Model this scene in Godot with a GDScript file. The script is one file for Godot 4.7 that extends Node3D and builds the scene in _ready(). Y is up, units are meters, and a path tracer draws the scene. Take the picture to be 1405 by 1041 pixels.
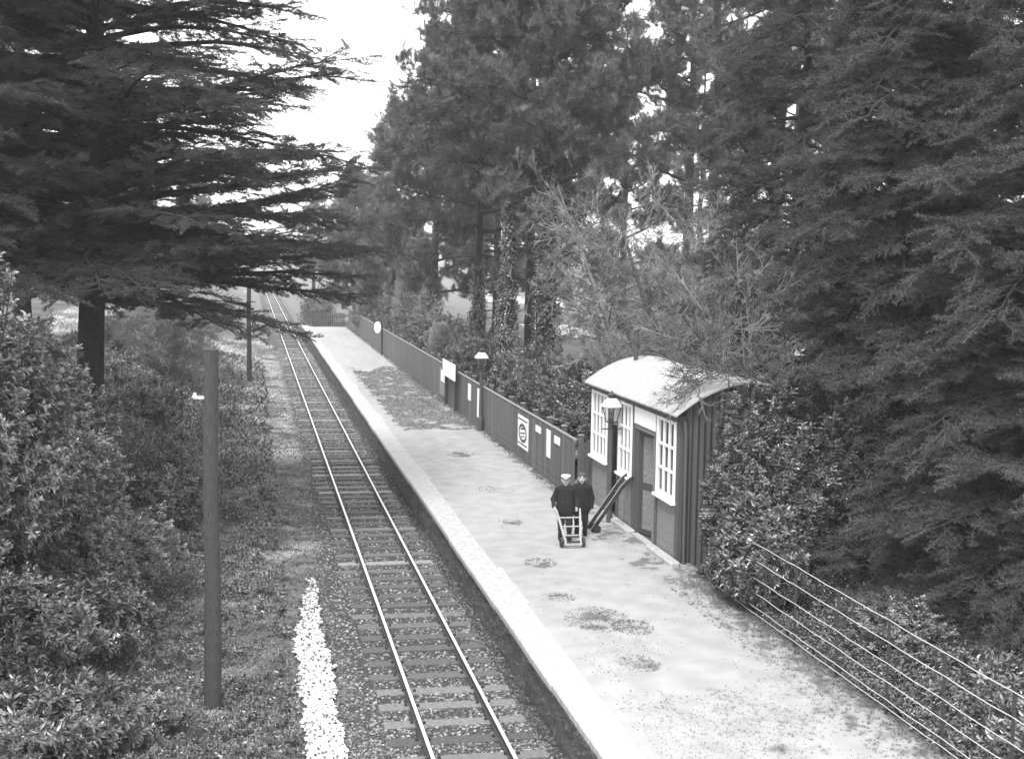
extends Node3D
# A narrow-gauge halt in a wood: black-and-white photograph, so every colour is a neutral grey.
# x to the right of the line, -z along the line, y up, rail tops at y = 0.

const PLATFORM_Y := 0.42
const EDGE_X := 3.68
const FENCE_X := 7.0

var rng := RandomNumberGenerator.new()
var noise := FastNoiseLite.new()
var M := {}
var taken := {}

# ------------------------------------------------------------------ mesh builder
class MB:
	var v := PackedVector3Array()
	var n := PackedVector3Array()
	var c := PackedColorArray()
	var col := Color(1, 1, 1)

	func tri(a: Vector3, b: Vector3, d: Vector3) -> void:
		var nn := (d - a).cross(b - a).normalized()
		v.append(a); v.append(b); v.append(d)
		n.append(nn); n.append(nn); n.append(nn)
		c.append(col); c.append(col); c.append(col)

	func tri_out(a: Vector3, b: Vector3, d: Vector3, outward: Vector3) -> void:
		if (d - a).cross(b - a).dot(outward) < 0.0:
			tri(a, d, b)
		else:
			tri(a, b, d)

	func quad_out(a: Vector3, b: Vector3, d: Vector3, e: Vector3, outward: Vector3) -> void:
		tri_out(a, b, d, outward)
		tri_out(a, d, e, outward)

	func smooth(a: Vector3, b: Vector3, d: Vector3, na: Vector3, nb: Vector3, nd: Vector3) -> void:
		if (d - a).cross(b - a).dot(na + nb + nd) < 0.0:
			v.append(a); v.append(d); v.append(b)
			n.append(na); n.append(nd); n.append(nb)
		else:
			v.append(a); v.append(b); v.append(d)
			n.append(na); n.append(nb); n.append(nd)
		c.append(col); c.append(col); c.append(col)

	# a box with chamfered edges, placed by a transform
	func box(size: Vector3, t: Transform3D, bev := 0.0) -> void:
		var h := size * 0.5
		var b: float = min(bev, min(h.x, min(h.y, h.z)) * 0.45)
		var center := t.origin
		if b <= 0.0:
			for ax in 3:
				for s in [-1.0, 1.0]:
					var u := Vector3.ZERO; var w := Vector3.ZERO; var o := Vector3.ZERO
					o[ax] = h[ax] * s
					u[(ax + 1) % 3] = h[(ax + 1) % 3]
					w[(ax + 2) % 3] = h[(ax + 2) % 3]
					quad_out(t * (o - u - w), t * (o + u - w), t * (o + u + w), t * (o - u + w), t.basis * o)
			return
		var i := h - Vector3(b, b, b)
		for ax in 3:
			var a1 := (ax + 1) % 3
			var a2 := (ax + 2) % 3
			for s in [-1.0, 1.0]:
				var o := Vector3.ZERO; var u := Vector3.ZERO; var w := Vector3.ZERO
				o[ax] = h[ax] * s; u[a1] = i[a1]; w[a2] = i[a2]
				quad_out(t * (o - u - w), t * (o + u - w), t * (o + u + w), t * (o - u + w), t.basis * o)
			for s1 in [-1.0, 1.0]:
				for s2 in [-1.0, 1.0]:
					var p := Vector3.ZERO; var q := Vector3.ZERO; var l := Vector3.ZERO
					p[a1] = h[a1] * s1; p[a2] = i[a2] * s2
					q[a1] = i[a1] * s1; q[a2] = h[a2] * s2
					l[ax] = i[ax]
					quad_out(t * (p - l), t * (p + l), t * (q + l), t * (q - l), t.basis * (p + q))
		for sx in [-1.0, 1.0]:
			for sy in [-1.0, 1.0]:
				for sz in [-1.0, 1.0]:
					var sg := Vector3(sx, sy, sz)
					tri_out(t * (Vector3(h.x, i.y, i.z) * sg), t * (Vector3(i.x, h.y, i.z) * sg), t * (Vector3(i.x, i.y, h.z) * sg), t.basis * sg)

	func bx(x0: float, x1: float, y0: float, y1: float, z0: float, z1: float, bev := 0.0) -> void:
		box(Vector3(absf(x1 - x0), absf(y1 - y0), absf(z1 - z0)), Transform3D(Basis(), Vector3((x0 + x1) * 0.5, (y0 + y1) * 0.5, (z0 + z1) * 0.5)), bev)

	func bar(a: Vector3, b: Vector3, wide: float, deep: float, side := Vector3.UP, bev := 0.0) -> void:
		var z := (b - a).normalized()
		var x := side.cross(z).normalized()
		var y := z.cross(x)
		box(Vector3(wide, deep, a.distance_to(b)), Transform3D(Basis(x, y, z), (a + b) * 0.5), bev)

	func tube(pts: PackedVector3Array, radii: PackedFloat32Array, sides := 6, cap := true, lumps := 0.0) -> void:
		var rings := []
		var norms := []
		var k := pts.size()
		var up := Vector3(0.13, 0.31, 0.94)
		var side := Vector3.ZERO
		for i in k:
			var d := (pts[min(i + 1, k - 1)] - pts[max(i - 1, 0)]).normalized()
			if i == 0:
				side = d.cross(up if absf(d.dot(up.normalized())) < 0.95 else Vector3.RIGHT).normalized()
			else:
				side = (side - d * side.dot(d)).normalized()
			var oth := d.cross(side)
			var ring := PackedVector3Array()
			var nr := PackedVector3Array()
			for s in sides:
				var a := TAU * s / sides
				var q := side * cos(a) + oth * sin(a)
				var rr := radii[i] * (1.0 + lumps * sin(a * 3.0 + i * 1.7) + lumps * sin(a * 5.0 - i * 0.9))
				ring.append(pts[i] + q * rr)
				nr.append(q)
			rings.append(ring); norms.append(nr)
		for i in k - 1:
			for s in sides:
				var s2 := (s + 1) % sides
				smooth(rings[i][s], rings[i][s2], rings[i + 1][s2], norms[i][s], norms[i][s2], norms[i + 1][s2])
				smooth(rings[i][s], rings[i + 1][s2], rings[i + 1][s], norms[i][s], norms[i + 1][s2], norms[i + 1][s])
		if cap:
			for e in [0, k - 1]:
				var out: Vector3 = (pts[e] - pts[1 if e == 0 else k - 2])
				for s in sides:
					tri_out(pts[e], rings[e][s], rings[e][(s + 1) % sides], out)

	func lathe(profile: PackedVector2Array, at: Vector3, sides := 16, square := false) -> void:
		for i in profile.size() - 1:
			var p := profile[i]
			var q := profile[i + 1]
			var d := (q - p)
			var nn := Vector2(d.y, -d.x).normalized()
			for s in sides:
				var a := TAU * (s + (0.5 if square else 0.0)) / sides
				var b := TAU * (s + (1.5 if square else 1.0)) / sides
				var ua := Vector3(cos(a), 0, sin(a)); var ub := Vector3(cos(b), 0, sin(b))
				var A := at + ua * p.x + Vector3(0, p.y, 0); var B := at + ub * p.x + Vector3(0, p.y, 0)
				var C := at + ub * q.x + Vector3(0, q.y, 0); var D := at + ua * q.x + Vector3(0, q.y, 0)
				var na := (ua * nn.x + Vector3(0, nn.y, 0)).normalized(); var nb := (ub * nn.x + Vector3(0, nn.y, 0)).normalized()
				if square:
					na = (na + nb).normalized(); nb = na
				if p.x > 1e-5: smooth(A, B, C, na, nb, nb)
				if q.x > 1e-5: smooth(A, C, D, na, nb, na)

	func done() -> ArrayMesh:
		var m := ArrayMesh.new()
		var a := []
		a.resize(Mesh.ARRAY_MAX)
		a[Mesh.ARRAY_VERTEX] = v; a[Mesh.ARRAY_NORMAL] = n; a[Mesh.ARRAY_COLOR] = c
		m.add_surface_from_arrays(Mesh.PRIMITIVE_TRIANGLES, a)
		return m

# ------------------------------------------------------------------ node helpers
func grey(v: float) -> Color:
	return Color(v, v, v).linear_to_srgb()

func numbered(called: String) -> String:
	if not taken.has(called):
		taken[called] = 0
		return called
	taken[called] += 1
	return "%s_%03d" % [called, taken[called]]

func obj(called: String, mesh: Mesh, m: Material, parent: Node = self, at := Transform3D()) -> MeshInstance3D:
	var o := MeshInstance3D.new()
	o.name = numbered(called) if parent == self else called
	o.mesh = mesh
	o.material_override = m
	o.transform = at
	parent.add_child(o, true)
	return o

func base(called: String, at := Vector3.ZERO, turn := 0.0) -> Node3D:
	var o := Node3D.new()
	o.name = numbered(called)
	add_child(o, true)
	o.position = at
	o.rotation.y = turn
	return o

func tag(o: Node, label: String, category: String, group := "") -> Node:
	o.set_meta("label", label)
	o.set_meta("category", category)
	if group != "": o.set_meta("group", group)
	return o

func kind(o: Node, k: String) -> Node:
	o.set_meta("kind", k)
	return o

func scatter(called: String, mesh: Mesh, m: Material, xf: Array, tint: PackedColorArray, parent: Node = self) -> MultiMeshInstance3D:
	var mm := MultiMesh.new()
	mm.transform_format = MultiMesh.TRANSFORM_3D
	mm.use_colors = true
	mm.mesh = mesh
	mm.instance_count = xf.size()
	for i in xf.size():
		mm.set_instance_transform(i, xf[i])
		mm.set_instance_color(i, tint[i])
	var o := MultiMeshInstance3D.new()
	o.name = numbered(called) if parent == self else called
	o.multimesh = mm
	o.material_override = m
	parent.add_child(o, true)
	return o

func rf(a: float, b: float) -> float:
	return rng.randf_range(a, b)

func rdir() -> Vector3:
	var y := rf(-1, 1)
	var a := rf(0, TAU)
	var r := sqrt(1 - y * y)
	return Vector3(r * cos(a), y, r * sin(a))

func aim(z: Vector3, up := Vector3.UP) -> Basis:
	z = z.normalized()
	if absf(z.dot(up)) > 0.98: up = Vector3(0.6, 0.2, 0.77)
	var x := up.cross(z).normalized()
	return Basis(x, z.cross(x), z)

# ------------------------------------------------------------------ materials
func noise_tex(freq: float, lo: float, hi: float, seed_: int, oct := 4, size := 512, mid := -1.0) -> NoiseTexture2D:
	var f := FastNoiseLite.new()
	f.noise_type = FastNoiseLite.TYPE_SIMPLEX_SMOOTH
	f.seed = seed_
	f.frequency = freq
	f.fractal_octaves = oct
	var t := NoiseTexture2D.new()
	t.width = size; t.height = size
	t.seamless = true
	t.noise = f
	var g := Gradient.new()
	g.offsets = PackedFloat32Array([0.0, 0.5, 1.0])
	var mm := mid if mid >= 0.0 else (lo + hi) * 0.5
	g.colors = PackedColorArray([grey(lo), grey(mm), grey(hi)])
	t.color_ramp = g
	return t

func mat(called: String, v: float, rough := 0.9, tex: Texture2D = null, scale := Vector3.ONE, vertex := false, bump := 0.0, spec := 0.5) -> StandardMaterial3D:
	var m := StandardMaterial3D.new()
	m.resource_name = called
	m.albedo_color = grey(v)
	m.roughness = rough
	m.metallic_specular = spec
	m.vertex_color_use_as_albedo = vertex
	m.cull_mode = BaseMaterial3D.CULL_DISABLED
	if tex:
		m.albedo_texture = tex
		m.uv1_triplanar = true
		m.uv1_world_triplanar = true
		m.uv1_scale = scale
		if bump > 0.0:
			m.heightmap_enabled = true
			m.heightmap_texture = tex
			m.heightmap_scale = bump
	M[called] = m
	return m

func make_materials() -> void:
	var fine := noise_tex(0.06, 0.55, 1.0, 3, 5)
	var speck := noise_tex(0.22, 0.3, 1.0, 5, 3)
	var blot := noise_tex(0.014, 0.6, 1.0, 7, 5)
	var grain := noise_tex(0.05, 0.15, 1.0, 9, 4)
	mat("ground", 0.17, 1.0, speck, Vector3.ONE * 0.9, true, 2.0)
	mat("platform", 1.0, 0.95, speck, Vector3.ONE * 0.8, true, 0.6)
	mat("coping", 0.45, 0.9, blot, Vector3.ONE * 0.9, false, 0.3)
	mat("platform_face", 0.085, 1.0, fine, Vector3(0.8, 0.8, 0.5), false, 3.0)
	mat("ballast_bed", 0.07, 1.0, speck, Vector3.ONE * 1.5, false, 2.0)
	mat("stone", 1.0, 0.9, null, Vector3.ONE, true)
	mat("rail_top", 0.62, 0.35, null, Vector3.ONE, false, 0.0, 0.6)
	mat("rail_side", 0.06, 0.8, fine, Vector3.ONE * 2.0)
	mat("sleeper", 1.0, 0.95, grain, Vector3(0.35, 3.0, 3.0), true, 0.5)
	mat("pole", 0.09, 0.95, grain, Vector3(4.0, 0.25, 4.0), false, 0.8)
	mat("fence_board", 1.0, 0.9, grain, Vector3(3.0, 0.3, 3.0), true, 0.3)
	mat("fence_top", 0.40, 0.9, grain, Vector3(3.0, 3.0, 0.4))
	mat("white_paint", 0.84, 0.6)
	mat("paper", 0.78, 0.8)
	mat("panel_paint", 0.34, 0.75, grain, Vector3(2.5, 0.35, 2.5), false, 0.2)
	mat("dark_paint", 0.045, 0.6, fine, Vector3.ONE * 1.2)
	mat("trim_paint", 0.09, 0.6, fine, Vector3.ONE * 1.2)
	mat("door_paint", 0.11, 0.55, grain, Vector3(2.5, 0.35, 2.5))
	mat("ink", 0.05, 0.8)
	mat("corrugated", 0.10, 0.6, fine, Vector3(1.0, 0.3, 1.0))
	mat("roof_sheet", 0.44, 0.75, blot, Vector3(0.7, 0.7, 0.7), false, 0.2)
	mat("iron", 0.04, 0.6, fine, Vector3.ONE * 2.0)
	mat("wire", 0.48, 0.5)
	mat("lamp_cap", 0.74, 0.5)
	mat("barrow_wood", 0.62, 0.8, grain, Vector3(3.0, 0.5, 3.0))
	mat("dark_wood", 0.05, 0.8, grain, Vector3(3.0, 0.5, 3.0))
	mat("bark", 0.055, 1.0, grain, Vector3(1.5, 0.3, 1.5), false, 3.0)
	mat("pale_bark", 0.27, 1.0, grain, Vector3(1.5, 0.3, 1.5), false, 1.0)
	mat("needles", 1.0, 0.65, null, Vector3.ONE, true, 0.0, 0.35)
	mat("leaf", 1.0, 0.34, null, Vector3.ONE, true, 0.0, 0.95)
	mat("grass", 1.0, 0.75, null, Vector3.ONE, true, 0.0, 0.3)
	mat("person", 1.0, 0.9, null, Vector3.ONE, true, 0.0, 0.3)
	mat("lime", 0.66, 0.95, speck, Vector3.ONE * 1.1, false, 0.8)
	mat("insulator", 0.8, 0.3)
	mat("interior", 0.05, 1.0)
	var g := mat("glass", 0.5, 0.05)
	g.transparency = BaseMaterial3D.TRANSPARENCY_ALPHA
	g.albedo_color = Color(0.6, 0.6, 0.6, 0.12)

# ------------------------------------------------------------------ terrain
func sstep(a: float, b: float, x: float) -> float:
	var t := clampf((x - a) / (b - a), 0, 1)
	return t * t * (3 - 2 * t)

func height(x: float, z: float) -> float:
	var h := -0.16
	if x < 1.0:
		var toe := -0.9 + 0.5 * noise.get_noise_2d(z * 1.5, 40.0)
		var t := clampf((toe - x) / 4.6, 0.0, 1.0)
		h += 0.05 * sstep(1.0, 0.0, x) + 2.0 * t * t * (3 - 2 * t) + 0.05 * maxf(0.0, -x - 6.0)
		h += (noise.get_noise_2d(x * 9, z * 9) * 0.10 + noise.get_noise_2d(x * 30, z * 30) * 0.04) * sstep(1.0, 0.2, x)
	elif x > 1.3 and x < EDGE_X + 0.3:
		h = -0.42
	elif x >= EDGE_X + 0.3:
		if z > -99.5 and x < 6.9:
			h = -0.2
		else:
			h = 0.40 - 0.03 * sstep(7.5, 7.2, x)
			h += 0.03 * maxf(0.0, x - 12.0) + noise.get_noise_2d(x * 6, z * 6) * 0.12 * sstep(7.6, 9.0, x)
			if z <= -99.5: h -= 0.56 * sstep(-101.0, -104.0, z) * sstep(8.0, 5.0, x)
	return h

func axis(segments: Array) -> PackedFloat32Array:
	var out := PackedFloat32Array()
	for s in segments:
		var k: int = s[2]
		for i in k: out.append(lerpf(s[0], s[1], float(i) / k))
	out.append(segments[-1][1])
	return out

func sheet(xs: PackedFloat32Array, zs: PackedFloat32Array, hf: Callable, cf: Callable) -> ArrayMesh:
	var w := xs.size()
	var v := PackedVector3Array(); var c := PackedColorArray(); var idx := PackedInt32Array(); var n := PackedVector3Array()
	for z in zs:
		for x in xs:
			var y: float = hf.call(x, z)
			v.append(Vector3(x, y, z))
			c.append(cf.call(x, z))
	n.resize(v.size())
	for j in zs.size():
		for i in w:
			var l := v[j * w + max(i - 1, 0)]; var r := v[j * w + min(i + 1, w - 1)]
			var d := v[max(j - 1, 0) * w + i]; var u := v[min(j + 1, zs.size() - 1) * w + i]
			var nn := (r - l).cross(u - d).normalized()
			n[j * w + i] = nn if nn.y > 0 else -nn
	for j in zs.size() - 1:
		for i in w - 1:
			var a := j * w + i
			# z falls with j: clockwise seen from above
			idx.append_array([a, a + w, a + w + 1, a, a + w + 1, a + 1])
	var arr := []
	arr.resize(Mesh.ARRAY_MAX)
	arr[Mesh.ARRAY_VERTEX] = v; arr[Mesh.ARRAY_COLOR] = c; arr[Mesh.ARRAY_NORMAL] = n; arr[Mesh.ARRAY_INDEX] = idx
	var m := ArrayMesh.new()
	m.add_surface_from_arrays(Mesh.PRIMITIVE_TRIANGLES, arr)
	return m

# patches of bleached withered grass with ragged outlines; past the platform end, haze painted as paler ground
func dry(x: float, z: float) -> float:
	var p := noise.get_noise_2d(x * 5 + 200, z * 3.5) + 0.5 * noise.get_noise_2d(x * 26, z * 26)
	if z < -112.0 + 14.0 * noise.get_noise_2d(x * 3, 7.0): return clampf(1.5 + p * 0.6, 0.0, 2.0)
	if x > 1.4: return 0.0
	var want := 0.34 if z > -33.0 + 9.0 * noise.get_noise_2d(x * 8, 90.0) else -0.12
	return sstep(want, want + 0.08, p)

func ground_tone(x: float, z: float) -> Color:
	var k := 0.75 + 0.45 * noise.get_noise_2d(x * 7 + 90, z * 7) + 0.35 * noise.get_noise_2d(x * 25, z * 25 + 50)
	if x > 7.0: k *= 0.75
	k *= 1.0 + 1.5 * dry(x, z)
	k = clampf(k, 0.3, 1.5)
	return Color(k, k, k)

func platform_tone(x: float, z: float) -> Color:
	# pale trodden gravel, with a band of turf and moss that has grown over the middle of the length
	var k := 0.46 + 0.05 * noise.get_noise_2d(x * 11, z * 1.7) + 0.09 * noise.get_noise_2d(x * 37.3, z * 33.1)
	var edge := 0.9 * noise.get_noise_2d(x * 12, z * 5)
	var turf := sstep(-40.2 + edge, -41.2 + edge, z) * sstep(-64.0, -61.0, z + edge * 4) * sstep(4.3, 4.7, x)
	turf *= clampf(0.95 + 0.8 * noise.get_noise_2d(x * 14, z * 9 + 30), 0, 1)
	# dirt and weed along the foot of the fence and of the shed, and in worn patches
	turf = maxf(turf, sstep(clampf(6.75 + 0.8 * noise.get_noise_2d(5, z * 10), 6.4, 6.93), 7.0, x) * (0.75 if z < -29.0 else 0.4))
	var near := sstep(-17.5, -14.5, z) * sstep(4.3, 5.2, x) * clampf(0.25 + 1.6 * noise.get_noise_2d(x * 11 + 70, z * 11), 0, 1)
	turf = maxf(turf, near * 0.25)
	for p in [[5.0, -18.9, 0.55], [5.4, -18.4, 0.35], [4.95, -22.6, 0.28], [4.75, -20.2, 0.22], [5.0, -16.7, 0.3], [6.6, -24.6, 0.4], [5.5, -35.5, 0.4], [5.1, -26.2, 0.2], [6.7, -22.4, 0.35]]:
		var d: float = Vector2(x - p[0], (z - p[1]) * 0.6).length() / p[2]
		turf = maxf(turf, 0.62 * sstep(1.0, 0.1, d + 1.1 * noise.get_noise_2d(x * 40, z * 40)))
	turf = sstep(0.03, 0.2, turf) * sstep(0.42, 0.60, turf + 0.6 * noise.get_noise_2d(x * 31.7 + 3.3, z * 27.3) + 0.5 * noise.get_noise_2d(x * 53.1, z * 47.9 + 11.7))   # ragged outlines
	k = lerpf(k, 0.13, turf * 0.8)
	return Color(k, k, k)

# ------------------------------------------------------------------ foliage pieces (unit size, shared)
var P := {}

func blade(mb: MB, a: Vector3, b: Vector3, wide: float, face: Vector3) -> void:
	var s := (b - a).cross(face).normalized() * wide * 0.5
	mb.tri(a - s, a + s, b)

func leaf(mb: MB, root: Vector3, d: Vector3, up: Vector3, l: float, w: float, fold := 0.25, curl := 0.15) -> void:
	var s := d.cross(up).normalized()
	up = s.cross(d).normalized()
	var m1 := root + d * l * 0.3
	var m2 := root + d * l * 0.68 - up * curl * l * 0.4
	var tip := root + d * l - up * curl * l
	var o1 := s * w * 0.46; var o2 := s * w * 0.42
	var lift := up * fold * w
	mb.tri(root, m1 - o1 + lift, m1); mb.tri(root, m1, m1 + o1 + lift)
	mb.tri(m1, m1 - o1 + lift, m2 - o2 + lift); mb.tri(m1, m2 - o2 + lift, m2)
	mb.tri(m1, m2, m2 + o2 + lift); mb.tri(m1, m2 + o2 + lift, m1 + o1 + lift)
	mb.tri(m2, m2 - o2 + lift, tip); mb.tri(m2, tip, m2 + o2 + lift)

func make_pieces() -> void:
	for k in 3:   # flat spray of a cedar or fir: twig along +z
		var mb := MB.new()
		mb.bar(Vector3.ZERO, Vector3(0, -0.03, 0.95), 0.014, 0.014)
		for i in 11:
			var t := (i + 0.6) / 11.5
			for s in [-1.0, 1.0]:
				var l := 0.46 * pow(sin(PI * (0.12 + 0.8 * (1.0 - t))), 0.8) * rf(0.75, 1.15)
				var a := Vector3(0, -0.03 * t, t * 0.95)
				var d := Vector3(s * rf(0.75, 0.95), rf(-0.16, 0.10), rf(0.4, 0.75)).normalized()
				blade(mb, a, a + d * l, 0.022, Vector3.UP + rdir() * 0.5)
				for q in 5:
					var u := (q + 0.5) / 5.0
					var nd := (d * rf(0.5, 0.9) + Vector3(rf(-0.7, 0.7), rf(-0.2, 0.55), rf(-0.5, 0.8)) * 0.8).normalized()
					blade(mb, a + d * l * u, a + d * l * u + nd * rf(0.07, 0.13), 0.026, rdir())
		P["frond%d" % k] = mb.done()
	for k in 3:   # plume of a spruce or cypress: short needles all round a branching twig
		var mb := MB.new()
		mb.bar(Vector3.ZERO, Vector3(0, -0.05, 0.95), 0.016, 0.016)
		var ax := [[Vector3.ZERO, Vector3(0, -0.06, 1.0), 60]]
		for i in 8:
			var t := 0.12 + 0.8 * i / 8.0
			var sg := 1.0 if i % 2 == 0 else -1.0
			var d := Vector3(sg * rf(0.6, 0.9), rf(-0.35, 0.3), rf(0.5, 0.9)).normalized() * rf(0.26, 0.46) * (1.15 - t * 0.7)
			ax.append([Vector3(0, -0.06 * t, t), Vector3(0, -0.06 * t, t) + d, 22])
		for q in ax:
			var f: Vector3 = (q[1] - q[0]).normalized()
			for i in int(q[2]):
				var p: Vector3 = q[0].lerp(q[1], rf(0.05, 1.0))
				var lk := rf(0.5, 1.2) if i % 4 else rf(1.3, 2.6)
				mb.col = Color(lk, lk, lk)
				blade(mb, p, p + (f * rf(0.3, 0.9) + rdir() * 0.9).normalized() * rf(0.07, 0.125), 0.024, rdir())
		P["plume%d" % k] = mb.done()
	for k in 3:   # pine shoot: long needles round the end of a twig
		var mb := MB.new()
		mb.bar(Vector3(0, 0, -0.4), Vector3(0, 0, 0.35), 0.03, 0.03)
		for i in 62:
			var t := float(i) / 62.0
			var a := rf(0, TAU)
			var open := lerpf(1.25, 0.35, t) + rf(-0.2, 0.2)
			var d := Vector3(cos(a) * sin(open), sin(a) * sin(open), cos(open))
			var p := Vector3(0, 0, lerpf(-0.3, 0.35, t))
			var lk := rf(0.5, 1.2) if i % 4 else rf(1.3, 2.6)
			mb.col = Color(lk, lk, lk)
			blade(mb, p, p + d * rf(0.4, 0.62), 0.036, rdir())
		P["pine%d" % k] = mb.done()
	for k in 3:   # laurel shoot: a rosette of broad leaves
		var mb := MB.new()
		mb.bar(Vector3(0, 0, -0.5), Vector3(0, 0, 0.25), 0.03, 0.03)
		for i in 11:
			var t := i / 11.0
			var a := i * 2.4 + rf(-0.4, 0.4)
			var open := lerpf(1.45, 0.45, t) + rf(-0.2, 0.2)
			var d := Vector3(cos(a) * sin(open), sin(a) * sin(open), cos(open))
			var lk := rf(0.45, 1.0) if i % 3 else rf(1.0, 2.3)  # every third leaf is painted brighter to stand in for glints
			mb.col = Color(lk, lk, lk)
			leaf(mb, Vector3(rf(-.2, .2), rf(-.2, .2), lerpf(-0.4, 0.25, t)), d, Vector3(0, 0, 1) + rdir() * 0.3, rf(0.5, 0.78), rf(0.22, 0.31), 0.2, rf(0.05, 0.3))
		P["laurel%d" % k] = mb.done()
	for k in 3:   # ivy: small broad leaves lying over a surface that faces +z
		var mb := MB.new()
		for i in 14:
			var p := Vector3(rf(-0.5, 0.5), rf(-0.5, 0.5), rf(-0.05, 0.18))
			var lk := rf(0.5, 2.0)
			mb.col = Color(lk, lk, lk)
			leaf(mb, p, Vector3(rf(-0.6, 0.6), rf(-1, 0.1), rf(0.0, 0.7)).normalized(), Vector3(rf(-.5, .5), rf(0.0, 0.9), 1), rf(0.2, 0.32), rf(0.18, 0.28), 0.12, 0.1)
		P["ivy%d" % k] = mb.done()
	for k in 4:   # tuft of grass
		var mb := MB.new()
		for i in 16:
			var a := rf(0, TAU)
			var p := Vector3(cos(a), 0, sin(a)) * rf(0, 0.35)
			var lean := Vector3(cos(a), 0, sin(a)) * rf(0.05, 0.75)
			var hh := rf(0.5, 1.05)
			var s := Vector3(-sin(a), 0, cos(a)) * rf(0.02, 0.035)
			var gk := rf(0.5, 1.6)
			mb.col = Color(gk, gk, gk)
			var mid := p + lean * 0.4 + Vector3(0, hh * 0.62, 0)
			var tip := p + lean * 1.15 + Vector3(0, hh * rf(0.75, 1.0), 0)
			mb.tri(p - s, p + s, mid); mb.tri(mid - s * 0.6, mid + s * 0.6, tip)
		P["tuft%d" % k] = mb.done()
	for k in 2:   # spray of bare twigs along +z
		var mb := MB.new()
		mb.bar(Vector3.ZERO, Vector3(0, 0, 1), 0.02, 0.02)
		for i in 7:
			var t := rf(0.15, 1.0)
			var d := Vector3(rf(-0.8, 0.8), rf(-0.4, 0.9), rf(0.5, 1.0)).normalized()
			var a := Vector3(0, 0, t)
			var b := a + d * rf(0.12, 0.6)
			mb.bar(a, b, 0.014, 0.014)
			for q in 3:
				var c := a.lerp(b, rf(0.3, 1.0))
				mb.bar(c, c + (d + rdir() * 0.8).normalized() * rf(0.1, 0.25), 0.011, 0.011)
		P["twig%d" % k] = mb.done()
	for k in 4:   # a broken stone
		var mb := MB.new()
		var pts := [Vector3(0, 0.8, 0), Vector3(0, -0.8, 0)]
		for i in 5:
			pts.append(Vector3(cos(TAU * i / 5.0), rf(-0.4, 0.45), sin(TAU * i / 5.0)) * rf(0.75, 1.15))
		for i in 5:
			var a: Vector3 = pts[2 + i]; var b: Vector3 = pts[2 + (i + 1) % 5]
			mb.tri_out(pts[0], a, b, a + b + pts[0]); mb.tri_out(pts[1], a, b, a + b + pts[1])
		P["rock%d" % k] = mb.done()

var foliage_count := 0

func add_foliage(parent: Node, called: String, piece: String, kinds: int, m: Material, xf: Array, tint: PackedColorArray) -> void:
	# one instanced node: the leaves of this plant, in one of the shape variants
	foliage_count += 1
	var o := scatter(called, P["%s%d" % [piece, foliage_count % kinds]], m, xf, tint, parent)
	o.set_meta("kind", "stuff")

func tone(v: float, spread := 0.3) -> Color:
	var k := v * rf(1.0 - spread, 1.0 + spread)
	return Color(k, k, k)

# ------------------------------------------------------------------ trees
func limb(mb: MB, a: Vector3, d: Vector3, l: float, r0: float, r1: float, bend: Vector3, seg: int, sides: int, wob := 0.06) -> PackedVector3Array:
	var pts := PackedVector3Array(); var rad := PackedFloat32Array()
	var p := a
	var dir := d.normalized()
	for i in seg + 1:
		var t := float(i) / seg
		pts.append(p)
		rad.append(lerpf(r0, r1, t))
		p += dir * l / seg
		dir = (dir + bend / seg + rdir() * wob).normalized()
	mb.tube(pts, rad, sides, false, 0.0)
	return pts

func along(pts: PackedVector3Array, t: float) -> Vector3:
	var f := t * (pts.size() - 1)
	var i: int = clampi(int(f), 0, pts.size() - 2)
	return pts[i].lerp(pts[i + 1], f - i)

func trunk_line(h: float, lean: Vector3, r: float, mb: MB, sides := 10) -> PackedVector3Array:
	var pts := PackedVector3Array(); var rad := PackedFloat32Array()
	for i in 13:
		var t := i / 12.0
		pts.append(Vector3(0, h * t - 0.3, 0) + lean * t + Vector3(noise.get_noise_2d(i * 20, h * 90), 0, noise.get_noise_2d(i * 20, h * 70 + 9)) * 0.35 * t)
		rad.append(r * (pow(1.0 - t, 0.8) * 0.95 + 0.04) * (1.35 if i == 0 else 1.0))
	mb.tube(pts, rad, sides, false, 0.05)
	return pts

func bole_name(root: Node3D, mb: MB, m: Material) -> void:
	obj("trunk", mb.done(), m, root)

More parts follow.
